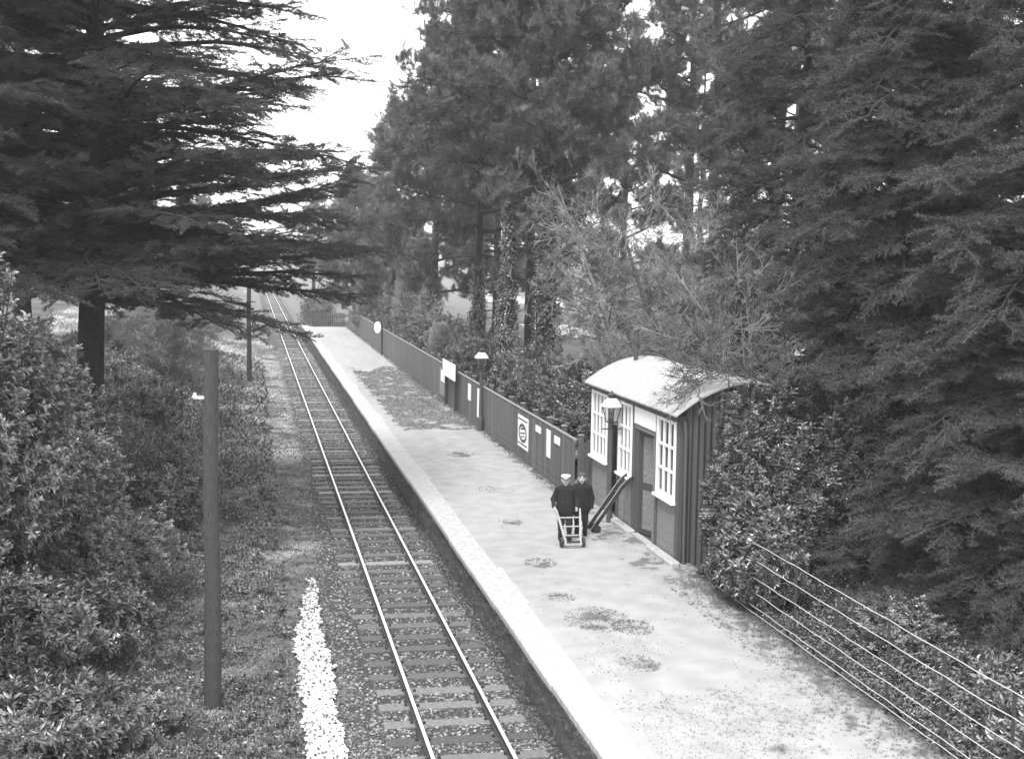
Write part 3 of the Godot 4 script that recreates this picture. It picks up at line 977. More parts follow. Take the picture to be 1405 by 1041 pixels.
func build_track() -> void:
	# bed of ballast under the line
	var mb := MB.new()
	var prof := [Vector2(0.75, -0.2), Vector2(1.15, -0.145), Vector2(1.5, -0.125), Vector2(3.36, -0.125), Vector2(3.56, -0.28), Vector2(3.74, -0.29)]
	for i in 60:
		var z0 := lerpf(20, -260, i / 60.0); var z1 := lerpf(20, -260, (i + 1) / 60.0)
		for j in prof.size() - 1:
			var a: Vector2 = prof[j]; var b: Vector2 = prof[j + 1]
			mb.quad_out(Vector3(a.x, a.y, z0), Vector3(b.x, b.y, z0), Vector3(b.x, b.y, z1), Vector3(a.x, a.y, z1), Vector3.UP)
	kind(obj("ballast_bed", mb.done(), M.ballast_bed), "structure")
	var track := base("railway_track", Vector3(2.5, 0, 0))
	tag(track, "single narrow railway track with bright worn rails on weathered sleepers", "railway track")
	# rails: flat-bottomed, with a polished head
	for s in [-1.0, 1.0]:
		var x: float = s * 0.4685
		var r := MB.new()
		r.bx(x - 0.04, x + 0.04, -0.1, -0.088, 8.0, -250.0)
		r.bx(x - 0.008, x + 0.008, -0.088, -0.03, 8.0, -250.0)
		r.bx(x - 0.026, x + 0.026, -0.03, -0.003, 8.0, -250.0)
		var rail := obj("rail", r.done(), M.rail_side, track)
		var h := MB.new()
		h.bx(x - 0.021, x + 0.021, -0.0028, 0.0, 8.0, -250.0)
		obj("rail_head", h.done(), M.rail_top, rail)
		for j in 12:   # fishplates at the joints
			var f := MB.new()
			var zj := -13.0 - j * 9.0 - (0.4 if s > 0 else 0.0)
			f.bx(x - 0.03, x + 0.03, -0.078, -0.034, zj - 0.22, zj + 0.22)
			obj("fishplate", f.done(), M.rail_side, rail)
	# sleepers
	var meshes := []
	for k in 8:
		var m := MB.new()
		var v: float = [0.15, 0.20, 0.28, 0.12, 0.42, 0.17, 0.24, 0.15][k]
		m.col = Color(v, v, v)
		m.box(Vector3(1.8, 0.13, 0.23), Transform3D(), 0.012)
		m.col = Color(0.05, 0.05, 0.05)
		for s in [-1.0, 1.0]:
			for e in [-0.075, 0.075]:
				m.box(Vector3(0.035, 0.035, 0.04), Transform3D(Basis(), Vector3(s * 0.4685 + e, 0.075, rf(-.03, .03))))
		meshes.append(m.done())
	var z := -10.0
	while z > -190.0:
		var t := Transform3D(Basis(Vector3.UP, rf(-0.018, 0.018)), Vector3(rf(-0.04, 0.04), -0.154 + rf(-0.012, 0.006), z))
		obj("sleeper", meshes[rng.randi() % 8], M.sleeper, track, t)
		z -= 0.63 + rf(-0.04, 0.05)
	# broken stone between and beside the sleepers
	var xf := []; var tint := PackedColorArray()
	for i in 72000:
		var zz := -12.0 - 70.0 * pow(rf(0, 1), 2.0)
		var u := rf(0, 1)
		var x := rf(0.45, 3.42)
		if u < 0.12: x = rf(3.2, 3.5)
		var s := rf(0.013, 0.032) * (1.0 + maxf(0.0, -zz - 35.0) * 0.02)
		var y := -0.125 + s * rf(0.0, 0.45)
		if x < 1.5: y -= (1.5 - maxf(x, 0.95)) * 0.075
		if x > 3.36: y -= (x - 3.36) * 0.7
		if absf(x - 2.03) < 0.06 or absf(x - 2.97) < 0.06: continue
		xf.append(Transform3D(Basis(rdir(), rf(0, TAU)).scaled(Vector3(s, s * 0.8, s)), Vector3(x, y, zz)))
		var v := 0.06 + 0.30 * pow(rf(0, 1), 2.8)
		tint.append(Color(v, v, v))
	for i in 11000:   # stones and clinker that have rolled into the gutter by the wall
		var zz := -12.0 - 50.0 * pow(rf(0, 1), 1.8)
		var x := rf(3.36, 3.70)
		var s := rf(0.012, 0.03)
		var y := (-0.125 - (x - 3.36) * 0.775) if x < 3.56 else -0.283
		xf.append(Transform3D(Basis(rdir(), rf(0, TAU)).scaled(Vector3(s, s * 0.8, s)), Vector3(x, y + s * 0.3, zz)))
		var v := 0.04 + 0.3 * pow(rf(0, 1), 3.0)
		tint.append(Color(v, v, v))
	var bal := base("ballast_stones")
	bal.set_meta("kind", "stuff")
	add_foliage(bal, "stones", "rock", 4, M.stone, xf, tint)
	# limewashed strip of stones beside the line
	var lime := base("limewashed_strip", Vector3.ZERO)
	lime.set_meta("kind", "stuff")
	var lx := []; var lt := PackedColorArray()
	var ls := MB.new()
	var left := []; var right := []
	for i in 301:
		var zz := -9.0 - 15.0 * i / 300.0
		var taper := sstep(-24.0, -23.2, zz)
		left.append(Vector3(lerpf(0.98, 0.64, sstep(-24.0, -19.5, zz)) + 0.10 * noise.get_noise_1d(zz * 16) + 0.05 * noise.get_noise_1d(zz * 70), -0.075, zz))
		right.append(Vector3(1.04 + 0.04 * taper + 0.08 * noise.get_noise_1d(zz * 16 + 500) + 0.05 * noise.get_noise_1d(zz * 70 + 90), -0.08, zz))
		if i > 0:
			ls.quad_out(left[i - 1], right[i - 1], right[i], left[i], Vector3.UP)
	obj("lime_crust", ls.done(), M.lime, lime)
	for i in 2000:
		var k: int = rng.randi() % 301
		var p: Vector3 = left[k].lerp(right[k], rf(-0.03, 1.03))
		var s := rf(0.012, 0.042)
		lx.append(Transform3D(Basis(rdir(), rf(0, TAU)).scaled(Vector3(s, s * 0.5, s)), p + Vector3(0, 0.004, rf(-0.08, 0.08))))
		var v := rf(0.45, 0.7) if rf(0, 1) < 0.9 else rf(0.03, 0.2)
		lt.append(Color(v, v, v))
	for i in 900:   # dead leaves and clods on the crust
		var k: int = rng.randi() % 301
		var p: Vector3 = left[k].lerp(right[k], rf(0.0, 1.0))
		var s := rf(0.006, 0.022)
		lx.append(Transform3D(Basis(rdir(), rf(0, TAU)).scaled(Vector3(s, s * 0.6, s)), p + Vector3(0, 0.02, rf(-0.03, 0.03))))
		lt.append(tone(0.05, 0.5))
	add_foliage(lime, "stones", "rock", 4, M.stone, lx, lt)

func build_platform() -> void:
	var root := base("platform")
	kind(root, "structure")
	var xs := axis([[EDGE_X + 0.38, 7.55, 44]])
	var zs := axis([[-4.0, -13.0, 30], [-13.0, -42.0, 320], [-42.0, -99.6, 420]])
	var hf := func(x: float, z: float) -> float: return PLATFORM_Y + 0.008 * noise.get_noise_2d(x * 6, z * 3)
	obj("surface", sheet(xs, zs, hf, platform_tone), M.platform, root)
	# edging slabs
	var z := -4.0
	var i := 0
	while z > -99.4:
		var l := rf(1.7, 2.5)
		var m := MB.new()
		var w := 0.46 + (0.06 if i % 5 == 3 else 0.0) + rf(-0.02, 0.02)
		m.bx(-0.03 + rf(-0.015, 0.015), w, -0.11, 0.0, -0.004, -l + 0.006, 0.018)
		obj("coping_slab", m.done(), M.coping, root, Transform3D(Basis(), Vector3(EDGE_X, PLATFORM_Y + 0.012 + rf(-0.006, 0.006), z)))
		z -= l
		i += 1
	# face of the platform: dark rough walling
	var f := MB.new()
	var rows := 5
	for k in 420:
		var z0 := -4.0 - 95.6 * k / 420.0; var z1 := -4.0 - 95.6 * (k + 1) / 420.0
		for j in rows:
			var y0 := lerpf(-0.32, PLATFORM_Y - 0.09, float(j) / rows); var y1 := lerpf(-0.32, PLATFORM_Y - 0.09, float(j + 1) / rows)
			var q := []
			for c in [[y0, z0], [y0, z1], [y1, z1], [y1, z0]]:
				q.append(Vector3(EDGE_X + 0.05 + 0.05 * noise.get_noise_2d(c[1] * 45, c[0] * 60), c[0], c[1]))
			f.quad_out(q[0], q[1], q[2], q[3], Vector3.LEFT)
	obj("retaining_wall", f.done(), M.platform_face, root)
	var e := MB.new()
	e.bx(EDGE_X + 0.05, 7.3, -0.3, PLATFORM_Y - 0.02, -99.65, -99.75)
	obj("end_wall", e.done(), M.platform_face, root)
	# loose grit on the walking surface
	var xf := []; var tint := PackedColorArray()
	for k in 24000:
		var zz := -12.0 - 32.0 * pow(rf(0, 1), 2.2)
		var x := rf(4.25, 7.4)
		if rf(-0.35, 0.45) > noise.get_noise_2d(x * 9 + 70, zz * 9) + sstep(-20.0, -13.5, zz) * 0.25 - 0.2: continue
		if zz < -18 and rf(0, 1) < 0.6 and x < 6.6: continue
		var s := rf(0.003, 0.010)
		xf.append(Transform3D(Basis(rdir(), rf(0, TAU)).scaled(Vector3.ONE * s), Vector3(x, PLATFORM_Y + 0.008, zz)))
		tint.append(tone(0.27, 0.7))
	var grit := base("platform_grit")
	grit.set_meta("kind", "stuff")
	add_foliage(grit, "stones", "rock", 4, M.stone, xf, tint)

func window(root: Node3D, z0: float, z1: float, y0: float, y1: float, cols: int, rows: int, x: float) -> void:
	# z0 is the far side; frame, sill, glazing bars and panes
	var w := Node3D.new()
	w.name = "window"
	root.add_child(w, true)
	var fr := MB.new()
	fr.bx(x - 0.05, x + 0.02, y0, y1, z0, z0 + 0.06, 0.006); fr.bx(x - 0.05, x + 0.02, y0, y1, z1 - 0.06, z1, 0.006)
	fr.bx(x - 0.048, x + 0.02, y1 - 0.06, y1 - 0.002, z0 + 0.058, z1 - 0.058); fr.bx(x - 0.048, x + 0.02, y0 + 0.002, y0 + 0.07, z0 + 0.058, z1 - 0.058)
	obj("frame", fr.done(), M.white_paint, w)
	var si := MB.new()
	si.bx(x - 0.10, x + 0.0, y0 - 0.055, y0 - 0.002, z0 - 0.04, z1 + 0.04, 0.008)
	obj("sill", si.done(), M.white_paint, w)
	for i in range(1, cols):
		var zz := lerpf(z0 + 0.06, z1 - 0.06, float(i) / cols)
		var b := MB.new()
		b.bx(x - 0.035, x + 0.01, y0 + 0.07, y1 - 0.06, zz - 0.02, zz + 0.02)
		obj("glazing_bar", b.done(), M.white_paint, w)
	for i in range(1, rows):
		var yy := lerpf(y0 + 0.07, y1 - 0.06, float(i) / rows)
		var b := MB.new()
		b.bx(x - 0.032, x + 0.008, yy - 0.02, yy + 0.02, z0 + 0.06, z1 - 0.06)
		obj("glazing_bar", b.done(), M.white_paint, w)
	for i in cols:
		for j in rows:
			var za := lerpf(z0 + 0.06, z1 - 0.06, float(i) / cols); var zb := lerpf(z0 + 0.06, z1 - 0.06, float(i + 1) / cols)
			var ya := lerpf(y0 + 0.07, y1 - 0.06, float(j) / rows); var yb := lerpf(y0 + 0.07, y1 - 0.06, float(j + 1) / rows)
			var p := MB.new()
			p.quad_out(Vector3(x - 0.01, ya, za), Vector3(x - 0.01, ya, zb), Vector3(x - 0.01, yb, zb), Vector3(x - 0.01, yb, za), Vector3.LEFT)
			obj("pane", p.done(), M.glass, w)

func boards(parent: Node3D, z0: float, z1: float, y0: float, y1: float, x: float, m: Material, width := 0.14) -> void:
	var k: int = maxi(1, int(round(absf(z1 - z0) / width)))
	for i in k:
		var a := lerpf(z0, z1, float(i) / k) + 0.004; var b := lerpf(z0, z1, float(i + 1) / k) - 0.004
		var mb := MB.new()
		mb.bx(x + rf(-0.004, 0.004), x + 0.03, y0, y1, a, b, 0.006)
		obj("board", mb.done(), m, parent)

func build_shed() -> void:
	var root := base("waiting_shed")
	tag(root, "small station shed with curved pale roof, white sash windows and corrugated end wall", "shed")
	var X := 7.31
	var Y := PLATFORM_Y
	var top := 3.0
	var zr := -22.25; var zl := -28.42   # near and far ends
	# front: frame posts
	for p in [[zl, zl + 0.10], [-27.02, -26.92], [-26.30, -26.12], [-25.16, -24.96], [-23.62, -23.50], [-22.40, zr]]:
		var mb := MB.new()
		mb.bx(X - 0.02, X + 0.08, Y, top, p[0], p[1], 0.01)
		obj("post", mb.done(), M.trim_paint, root)
	var hd := MB.new()
	hd.bx(X - 0.03, X + 0.08, 2.905, 3.03, zl - 0.02, zr + 0.02, 0.01)
	obj("wall_plate", hd.done(), M.trim_paint, root)
	# boarded panels under the windows
	var panel := Node3D.new()
	panel.name = "wall"
	root.add_child(panel, true)
	boards(panel, zl + 0.10, -27.02, Y, 1.45, X, M.panel_paint)
	boards(panel, -26.12, -25.16, Y, 1.42, X, M.panel_paint)
	boards(panel, -23.50, -22.40, Y, 1.45, X, M.panel_paint)
	window(root, zl + 0.11, -27.03, 1.48, 2.90, 4, 3, X)
	window(root, -26.11, -25.17, 1.45, 2.90, 3, 3, X)
	window(root, -23.49, -22.41, 1.48, 2.90, 3, 3, X)
	# left doorway: dark recessed door under a pale lintel
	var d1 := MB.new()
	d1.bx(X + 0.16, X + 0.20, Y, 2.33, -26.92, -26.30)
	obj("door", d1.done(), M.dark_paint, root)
	var l1 := MB.new()
	l1.bx(X - 0.01, X + 0.06, 2.34, 2.905, -26.92, -26.30)
	obj("lintel", l1.done(), M.panel_paint, root)
	# main doorway: white board over the opening, door ajar in a dark frame
	var nb := MB.new()
	nb.bx(X - 0.045, X - 0.005, 2.57, 2.90, -24.96, -23.62, 0.006)
	obj("name_board", nb.done(), M.white_paint, root)
	var lb := MB.new()
	lb.bx(X - 0.02, X + 0.06, 2.47, 2.565, -24.96, -23.62, 0.006)
	obj("lintel", lb.done(), M.panel_paint, root)
	for p in [[-24.958, -24.80], [-23.80, -23.622]]:
		var mb := MB.new()
		mb.bx(X + 0.0, X + 0.07, Y, 2.465, p[0], p[1], 0.008)
		obj("door_jamb", mb.done(), M.trim_paint if p[0] < -24 else M.panel_paint, root)
	var door := Node3D.new()
	door.name = "door"
	root.add_child(door, true)
	door.position = Vector3(X + 0.06, Y + 0.03, -24.79)
	door.rotation.y = 0.30
	var dm := MB.new()
	dm.bx(0.0, 0.04, 0.0, 2.0, 0.0, 0.80)
	obj("leaf", dm.done(), M.door_paint, door)
	for r in [[0.10, 0.85], [1.0, 1.88]]:
		var st := MB.new()
		st.bx(-0.012, -0.001, r[0], r[1], 0.10, 0.70, 0.005)
		obj("panel", st.done(), M.panel_paint, door)
	var kn := MB.new()
	kn.lathe(PackedVector2Array([Vector2(0.0, -0.03), Vector2(0.022, -0.015), Vector2(0.022, 0.015), Vector2(0.0, 0.03)]), Vector3(-0.035, 0.95, 0.74), 10)
	obj("handle", kn.done(), M.iron, door)
	# interior
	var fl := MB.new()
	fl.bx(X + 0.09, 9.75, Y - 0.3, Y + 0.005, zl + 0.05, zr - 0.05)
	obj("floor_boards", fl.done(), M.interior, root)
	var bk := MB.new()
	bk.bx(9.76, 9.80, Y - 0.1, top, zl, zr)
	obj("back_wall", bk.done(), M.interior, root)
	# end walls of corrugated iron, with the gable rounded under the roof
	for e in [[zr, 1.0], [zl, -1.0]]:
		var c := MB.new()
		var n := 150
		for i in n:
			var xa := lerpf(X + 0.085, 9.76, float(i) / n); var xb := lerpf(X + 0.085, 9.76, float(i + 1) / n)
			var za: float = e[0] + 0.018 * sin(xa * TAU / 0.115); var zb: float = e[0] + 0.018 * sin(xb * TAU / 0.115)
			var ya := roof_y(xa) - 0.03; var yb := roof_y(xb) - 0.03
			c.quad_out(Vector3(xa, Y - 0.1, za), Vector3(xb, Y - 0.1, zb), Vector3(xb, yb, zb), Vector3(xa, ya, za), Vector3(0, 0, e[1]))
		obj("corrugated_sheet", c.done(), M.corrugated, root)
	var dp := MB.new()
	dp.tube(PackedVector3Array([Vector3(X + 0.06, 2.95, zr + 0.05), Vector3(X + 0.09, 2.7, zr + 0.06), Vector3(X + 0.1, Y, zr + 0.06)]), PackedFloat32Array([0.035, 0.035, 0.035]), 8)
	obj("drain_pipe", dp.done(), M.corrugated, root)
	# roof: a shallow barrel of sheets with a drip edge
	var roof := Node3D.new()
	roof.name = "roof"
	root.add_child(roof, true)
	var x0 := 7.17; var x1 := 9.92
	var joins := [-28.62, -26.95, -25.3, -23.65, -22.06]
	for s in 4:
		var r := MB.new()
		var n := 28
		var za: float = joins[s] - (0.03 if s > 0 else 0.0); var zb: float = joins[s + 1]
		var lift := 0.006 * s
		for i in n:
			var a := lerpf(x0, x1, float(i) / n); var b := lerpf(x0, x1, float(i + 1) / n)
			var pa := Vector3(a, roof_y(a) + lift, 0); var pb := Vector3(b, roof_y(b) + lift, 0)
			var na := Vector3(-(roof_y(a + 0.01) - roof_y(a - 0.01)) / 0.02, 1, 0).normalized(); var nb2 := Vector3(-(roof_y(b + 0.01) - roof_y(b - 0.01)) / 0.02, 1, 0).normalized()
			var A := pa + Vector3(0, 0, za); var B := pb + Vector3(0, 0, za); var C := pb + Vector3(0, 0, zb); var D := pa + Vector3(0, 0, zb)
			r.smooth(A, B, C, na, nb2, nb2); r.smooth(A, C, D, na, nb2, na)
			var dn := Vector3(0, -0.028, 0)
			r.quad_out(A + dn, B + dn, C + dn, D + dn, Vector3.DOWN)
			r.quad_out(D, C, C + dn, D + dn, Vector3(0, 0, 1)); r.quad_out(A, B, B + dn, A + dn, Vector3(0, 0, -1))
		r.bx(x0 - 0.001, x0 + 0.001, roof_y(x0) + lift - 0.028, roof_y(x0) + lift, za, zb)
		obj("roof_sheet", r.done(), M.roof_sheet, roof)
	var fa := MB.new()
	fa.bx(7.19, 7.225, 2.945, 3.045, zl - 0.15, zr + 0.15, 0.006)
	obj("fascia", fa.done(), M.dark_paint, roof)
	var ch := MB.new()
	ch.tube(PackedVector3Array([Vector3(8.15, 3.2, -28.0), Vector3(8.15, 4.2, -28.0)]), PackedFloat32Array([0.05, 0.05]), 10)
	ch.lathe(PackedVector2Array([Vector2(0.09, 4.2), Vector2(0.085, 4.22), Vector2(0.0, 4.29)]), Vector3(8.15, 0, -28.0), 10)
	obj("stove_pipe", ch.done(), M.trim_paint, roof)
	# stone kerbs at the foot of the front
	for k in [[-26.85, -24.75], [-23.45, -21.95]]:
		var mb := MB.new()
		mb.bx(7.10, 7.285, Y - 0.05, Y + 0.095, k[0], k[1], 0.03)
		obj("kerb_stone", mb.done(), M.coping, root)
	var stp := MB.new()
	stp.bx(7.20, 7.33, Y - 0.05, Y + 0.045, -24.74, -23.47, 0.012)
	obj("door_step", stp.done(), M.coping, root)

func roof_y(x: float) -> float:
	var t := (x - 8.545) / 1.375
	return 3.03 + 0.57 * (1.0 - t * t)

func build_board_fence() -> void:
	var root := base("board_fence")
	tag(root, "long dark close-boarded fence along the back of the platform", "fence")
	var meshes := []
	for k in 6:
		var v: float = [0.14, 0.17, 0.19, 0.15, 0.22, 0.165][k]
		var m := MB.new()
		m.col = Color(v, v, v)
		m.box(Vector3(0.022, 1.28, 0.142), Transform3D(), 0.004)
		meshes.append(m.done())
	var z := -28.75
	var i := 0
	while i < 300:
		obj("board", meshes[rng.randi() % 6], M.fence_board, root, Transform3D(Basis(Vector3.UP, rf(-0.015, 0.015)), Vector3(FENCE_X + rf(-0.004, 0.004), PLATFORM_Y + 0.645 + rf(-0.012, 0.012), z)))
		z -= 0.148
		i += 1
	var rest := MB.new()
	while z > -99.5:
		var v := rf(0.14, 0.22)
		rest.col = Color(v, v, v)
		rest.box(Vector3(0.022, 1.28, 0.142), Transform3D(Basis(), Vector3(FENCE_X + rf(-0.004, 0.004), PLATFORM_Y + 0.645, z)))
		z -= 0.148
	kind(obj("far_boards", rest.done(), M.fence_board, root), "stuff")
	for yy in [0.78, 1.45]:
		var r := MB.new()
		r.bx(FENCE_X + 0.014, FENCE_X + 0.075, yy - 0.05, yy + 0.05, -28.7, -99.5)
		obj("rail", r.done(), M.fence_top, root)
	var cap := MB.new()
	cap.bx(FENCE_X - 0.025, FENCE_X + 0.05, PLATFORM_Y + 1.30, PLATFORM_Y + 1.335, -28.65, -99.5, 0.006)
	obj("capping", cap.done(), M.fence_top, root)
	z = -28.7
	i = 0
	while z > -99.5:
		var p := MB.new()
		var v := 0.18
		p.col = Color(v, v, v)
		p.bx(FENCE_X + 0.08, FENCE_X + 0.20, PLATFORM_Y - 0.2, PLATFORM_Y + 1.40, z - 0.06, z + 0.06, 0.008)
		var po := obj("post", p.done(), M.fence_board, root)
		var t := MB.new()
		t.bx(FENCE_X + 0.07, FENCE_X + 0.21, PLATFORM_Y + 1.402, PLATFORM_Y + 1.425, z - 0.07, z + 0.07, 0.008)
		obj("post_cap", t.done(), M.fence_top, po)
		z -= 1.62 if z > -44 else 2.9
		i += 1
	# paling across the end of the platform
	var pale := base("paling_fence", Vector3(5.6, PLATFORM_Y - 0.4, -100.6))
	tag(pale, "dark paling fence closing the far end of the platform", "fence")
	for k in 17:
		var m := MB.new()
		m.col = Color(0.12, 0.12, 0.12)
		m.bx(-0.05, 0.05, -0.1, 1.35 + rf(-0.03, 0.03), -0.012, 0.012, 0.004)
		obj("pale", m.done(), M.fence_board, pale, Transform3D(Basis(), Vector3(-1.12 + k * 0.14, 0, 0)))
	for yy in [0.62, 1.1]:
		var m := MB.new()
		m.col = Color(0.12, 0.12, 0.12)
		m.bx(-1.2, 1.25, yy - 0.04, yy + 0.04, -0.06, -0.014)
		obj("rail", m.done(), M.fence_board, pale)
	# short boarded return between fence and shed
	var ret := base("shed_fence_panel", Vector3(7.18, PLATFORM_Y, -28.6))
	tag(ret, "narrow weathered board panel closing the gap between fence and shed", "fence panel")
	for k in 2:
		var m := MB.new()
		m.col = Color(0.15, 0.15, 0.15)
		m.bx(-0.06, 0.06, -0.1, 1.25, -0.012, 0.012, 0.004)
		obj("board", m.done(), M.fence_board, ret, Transform3D(Basis(), Vector3(-0.04 + k * 0.125, 0, 0)))

func notice(called: String, z0: float, z1: float, y0: float, y1: float, label: String, cat: String, m: Material, framed := false) -> Node3D:
	var root := base(called, Vector3(FENCE_X - 0.02, (y0 + y1) * 0.5, (z0 + z1) * 0.5))
	tag(root, label, cat)
	var p := MB.new()
	p.bx(-0.014, 0.006, y0 - root.position.y, y1 - root.position.y, (z1 - z0) * 0.5, (z0 - z1) * 0.5, 0.003)
	obj("sheet", p.done(), m, root)
	return root

func build_notices() -> void:
	var e := notice("enamel_sign", -35.0, -33.67, 0.74, 1.57, "white advertising plate with dark oval ring on the board fence", "sign", M.white_paint)
	# print of the plate: dark bands near the ends and an oval ring with a slanting stroke
	var ring := MB.new()
	for i in 24:
		var a := TAU * i / 24.0; var b := TAU * (i + 1) / 24.0
		var o := Vector3(-0.017, 0, 0)
		ring.quad_out(o + Vector3(0, sin(a) * 0.25 - 0.02, cos(a) * 0.52), o + Vector3(0, sin(b) * 0.25 - 0.02, cos(b) * 0.52), o + Vector3(0, sin(b) * 0.17 - 0.02, cos(b) * 0.40), o + Vector3(0, sin(a) * 0.17 - 0.02, cos(a) * 0.40), Vector3.LEFT)
	obj("oval_ring", ring.done(), M.ink, e)
	for y in [0.325, -0.315]:
		var b := MB.new()
		b.bx(-0.0175, -0.0145, y - 0.018, y + 0.018, -0.6, 0.6)
		obj("band", b.done(), M.ink, e)
	for k in [[-0.25, 0.10, 0.05], [-0.3, -0.02, 0.035], [-0.22, -0.11, 0.03]]:
		var b := MB.new()
		b.bar(Vector3(-0.016, k[1] - 0.03, k[0]), Vector3(-0.016, k[1] + 0.03, -k[0]), k[2], 0.003, Vector3.RIGHT)
		obj("stroke", b.done(), M.ink, e)
	notice("notice", -32.74, -32.15, 1.40, 1.56, "small white notice beside the oval-ringed plate on the fence", "notice", M.paper)
	notice("notice", -31.46, -31.05, 0.96, 1.62, "tall narrow white bill on the fence between two small notices", "notice", M.paper)
	notice("notice", -30.62, -30.06, 1.40, 1.58, "small white notice on the fence nearest the shed", "notice", M.paper)
	notice("poster", -41.64, -40.75, 0.70, 1.60, "large white poster on the fence behind the platform lamp post", "poster", M.paper)
	notice("notice", -43.5, -42.95, 1.05, 1.58, "slim white bill on the fence between nameboard and lamp post", "notice", M.paper)
	var b := notice("poster_board", -50.3, -48.2, 0.55, 1.55, "pale grey poster board on the fence beyond the nameboard", "poster board", M.panel_paint)
	var s := MB.new()
	s.bx(-0.018, -0.0145, 0.02, 0.44, -0.7, 0.85)
	obj("bill", s.done(), M.paper, b)
	# station nameboard on two posts, its white face left blank to stand in for overexposure
	var n := base("nameboard", Vector3(6.78, PLATFORM_Y, -46.6))
	tag(n, "blank white station nameboard standing on two dark posts", "nameboard")
	for z in [-1.15, 1.15]:
		var p := MB.new()
		p.bx(0.02, 0.14, -0.2, 1.62, z - 0.06, z + 0.06, 0.008)
		obj("post", p.done(), M.dark_paint, n)
	var f := MB.new()
	f.bx(-0.02, 0.018, 1.06, 1.62, -1.45, 1.45, 0.01)
	obj("board", f.done(), M.white_paint, n)

func lantern(called: String, at: Vector3, h: float, post_r: float, label: String) -> void:
	var root := base(called, at)
	tag(root, label, "lamp post", "oil lamps on the platform")
	var p := MB.new()
	p.lathe(PackedVector2Array([Vector2(post_r * 1.5, -0.1), Vector2(post_r * 1.45, 0.35), Vector2(post_r, 0.42), Vector2(post_r * 0.8, h - 0.62), Vector2(post_r * 1.1, h - 0.60), Vector2(0.02, h - 0.585)]), Vector3.ZERO, 12)
	obj("post", p.done(), M.trim_paint, root)
	var bar := MB.new()
	bar.bar(Vector3(-0.2, h - 0.72, 0), Vector3(0.2, h - 0.72, 0), 0.022, 0.022)
	obj("ladder_bar", bar.done(), M.iron, root)
	# tapering four-sided lantern
	var head := Node3D.new()
	head.name = "lantern"
	root.add_child(head, true)
	head.position.y = h - 0.58
	head.rotation.y = 0.25
	var b0 := 0.08; var b1 := 0.135; var y1 := 0.30
	for i in 4:
		var a := TAU * (i + 0.5) / 4.0; var b := TAU * (i + 1.5) / 4.0
		var ua := Vector3(cos(a), 0, sin(a)) * 1.414; var ub := Vector3(cos(b), 0, sin(b)) * 1.414
		var c := MB.new()
		c.bar(ua * b0 * 0.98, ua * b1 * 0.98 + Vector3(0, y1, 0), 0.018, 0.018)
		c.bar(ua * b0, ub * b0, 0.018, 0.018)
		c.bar(ua * b1 + Vector3(0, y1, 0), ub * b1 + Vector3(0, y1, 0), 0.018, 0.018)
		obj("frame", c.done(), M.iron, head)
		var g := MB.new()
		g.quad_out(ua * b0, ub * b0, ub * b1 + Vector3(0, y1, 0), ua * b1 + Vector3(0, y1, 0), ua + ub)
		obj("pane", g.done(), M.glass, head)
	var bt := MB.new()
	bt.lathe(PackedVector2Array([Vector2(0.0, -0.005), Vector2(0.14, 0.0), Vector2(0.0, 0.012)]), Vector3.ZERO, 4, true)
	bt.lathe(PackedVector2Array([Vector2(0.03, 0.012), Vector2(0.035, 0.08), Vector2(0.012, 0.10), Vector2(0.02, 0.20), Vector2(0.0, 0.21)]), Vector3.ZERO, 10)
	obj("burner", bt.done(), M.iron, head)
	var cap := MB.new()
	cap.lathe(PackedVector2Array([Vector2(0.225, y1 - 0.005), Vector2(0.23, y1 + 0.02), Vector2(0.11, y1 + 0.17), Vector2(0.075, y1 + 0.18)]), Vector3.ZERO, 4, true)
	obj("cap", cap.done(), M.lamp_cap, head)
	var vent := MB.new()
	vent.lathe(PackedVector2Array([Vector2(0.06, y1 + 0.18), Vector2(0.06, y1 + 0.24), Vector2(0.085, y1 + 0.25), Vector2(0.03, y1 + 0.29), Vector2(0.0, y1 + 0.34)]), Vector3.ZERO, 10)
	obj("vent", vent.done(), M.iron, head)

func build_lamps() -> void:
	lantern("lamp_post", Vector3(6.88, PLATFORM_Y, -40.4), 2.50, 0.065, "lamp post with square lantern beside the nameboard on the fence side")
	lantern("lamp_post", Vector3(7.09, PLATFORM_Y, -26.0), 2.62, 0.042, "lamp post with square lantern standing close against the shed front")
	# far post with a pale oval board
	var r := base("sign_post", Vector3(6.8, PLATFORM_Y, -71.6))
	tag(r, "slender dark far post carrying a white oval board above the fence", "sign post")
	var p := MB.new()
	p.bx(-0.055, 0.055, -0.2, 1.85, -0.055, 0.055, 0.008)
	obj("post", p.done(), M.dark_paint, r)
	var f := MB.new()
	var t := Transform3D(Basis(Vector3.UP, -0.5), Vector3(-0.24, 1.48, 0.02))
	for i in 20:
		var a := TAU * i / 20.0; var b := TAU * (i + 1) / 20.0
		var A := Vector3(cos(a) * 0.20, sin(a) * 0.31, 0.015); var B := Vector3(cos(b) * 0.20, sin(b) * 0.31, 0.015)
		var k := Vector3(0, 0, -0.03)
		f.tri_out(t * Vector3(0, 0, 0.015), t * A, t * B, t.basis.z)
		f.tri_out(t * Vector3(0, 0, -0.015), t * (A + k), t * (B + k), -t.basis.z)
		f.quad_out(t * A, t * B, t * (B + k), t * (A + k), t.basis * A)
	obj("oval_board", f.done(), M.white_paint, r)

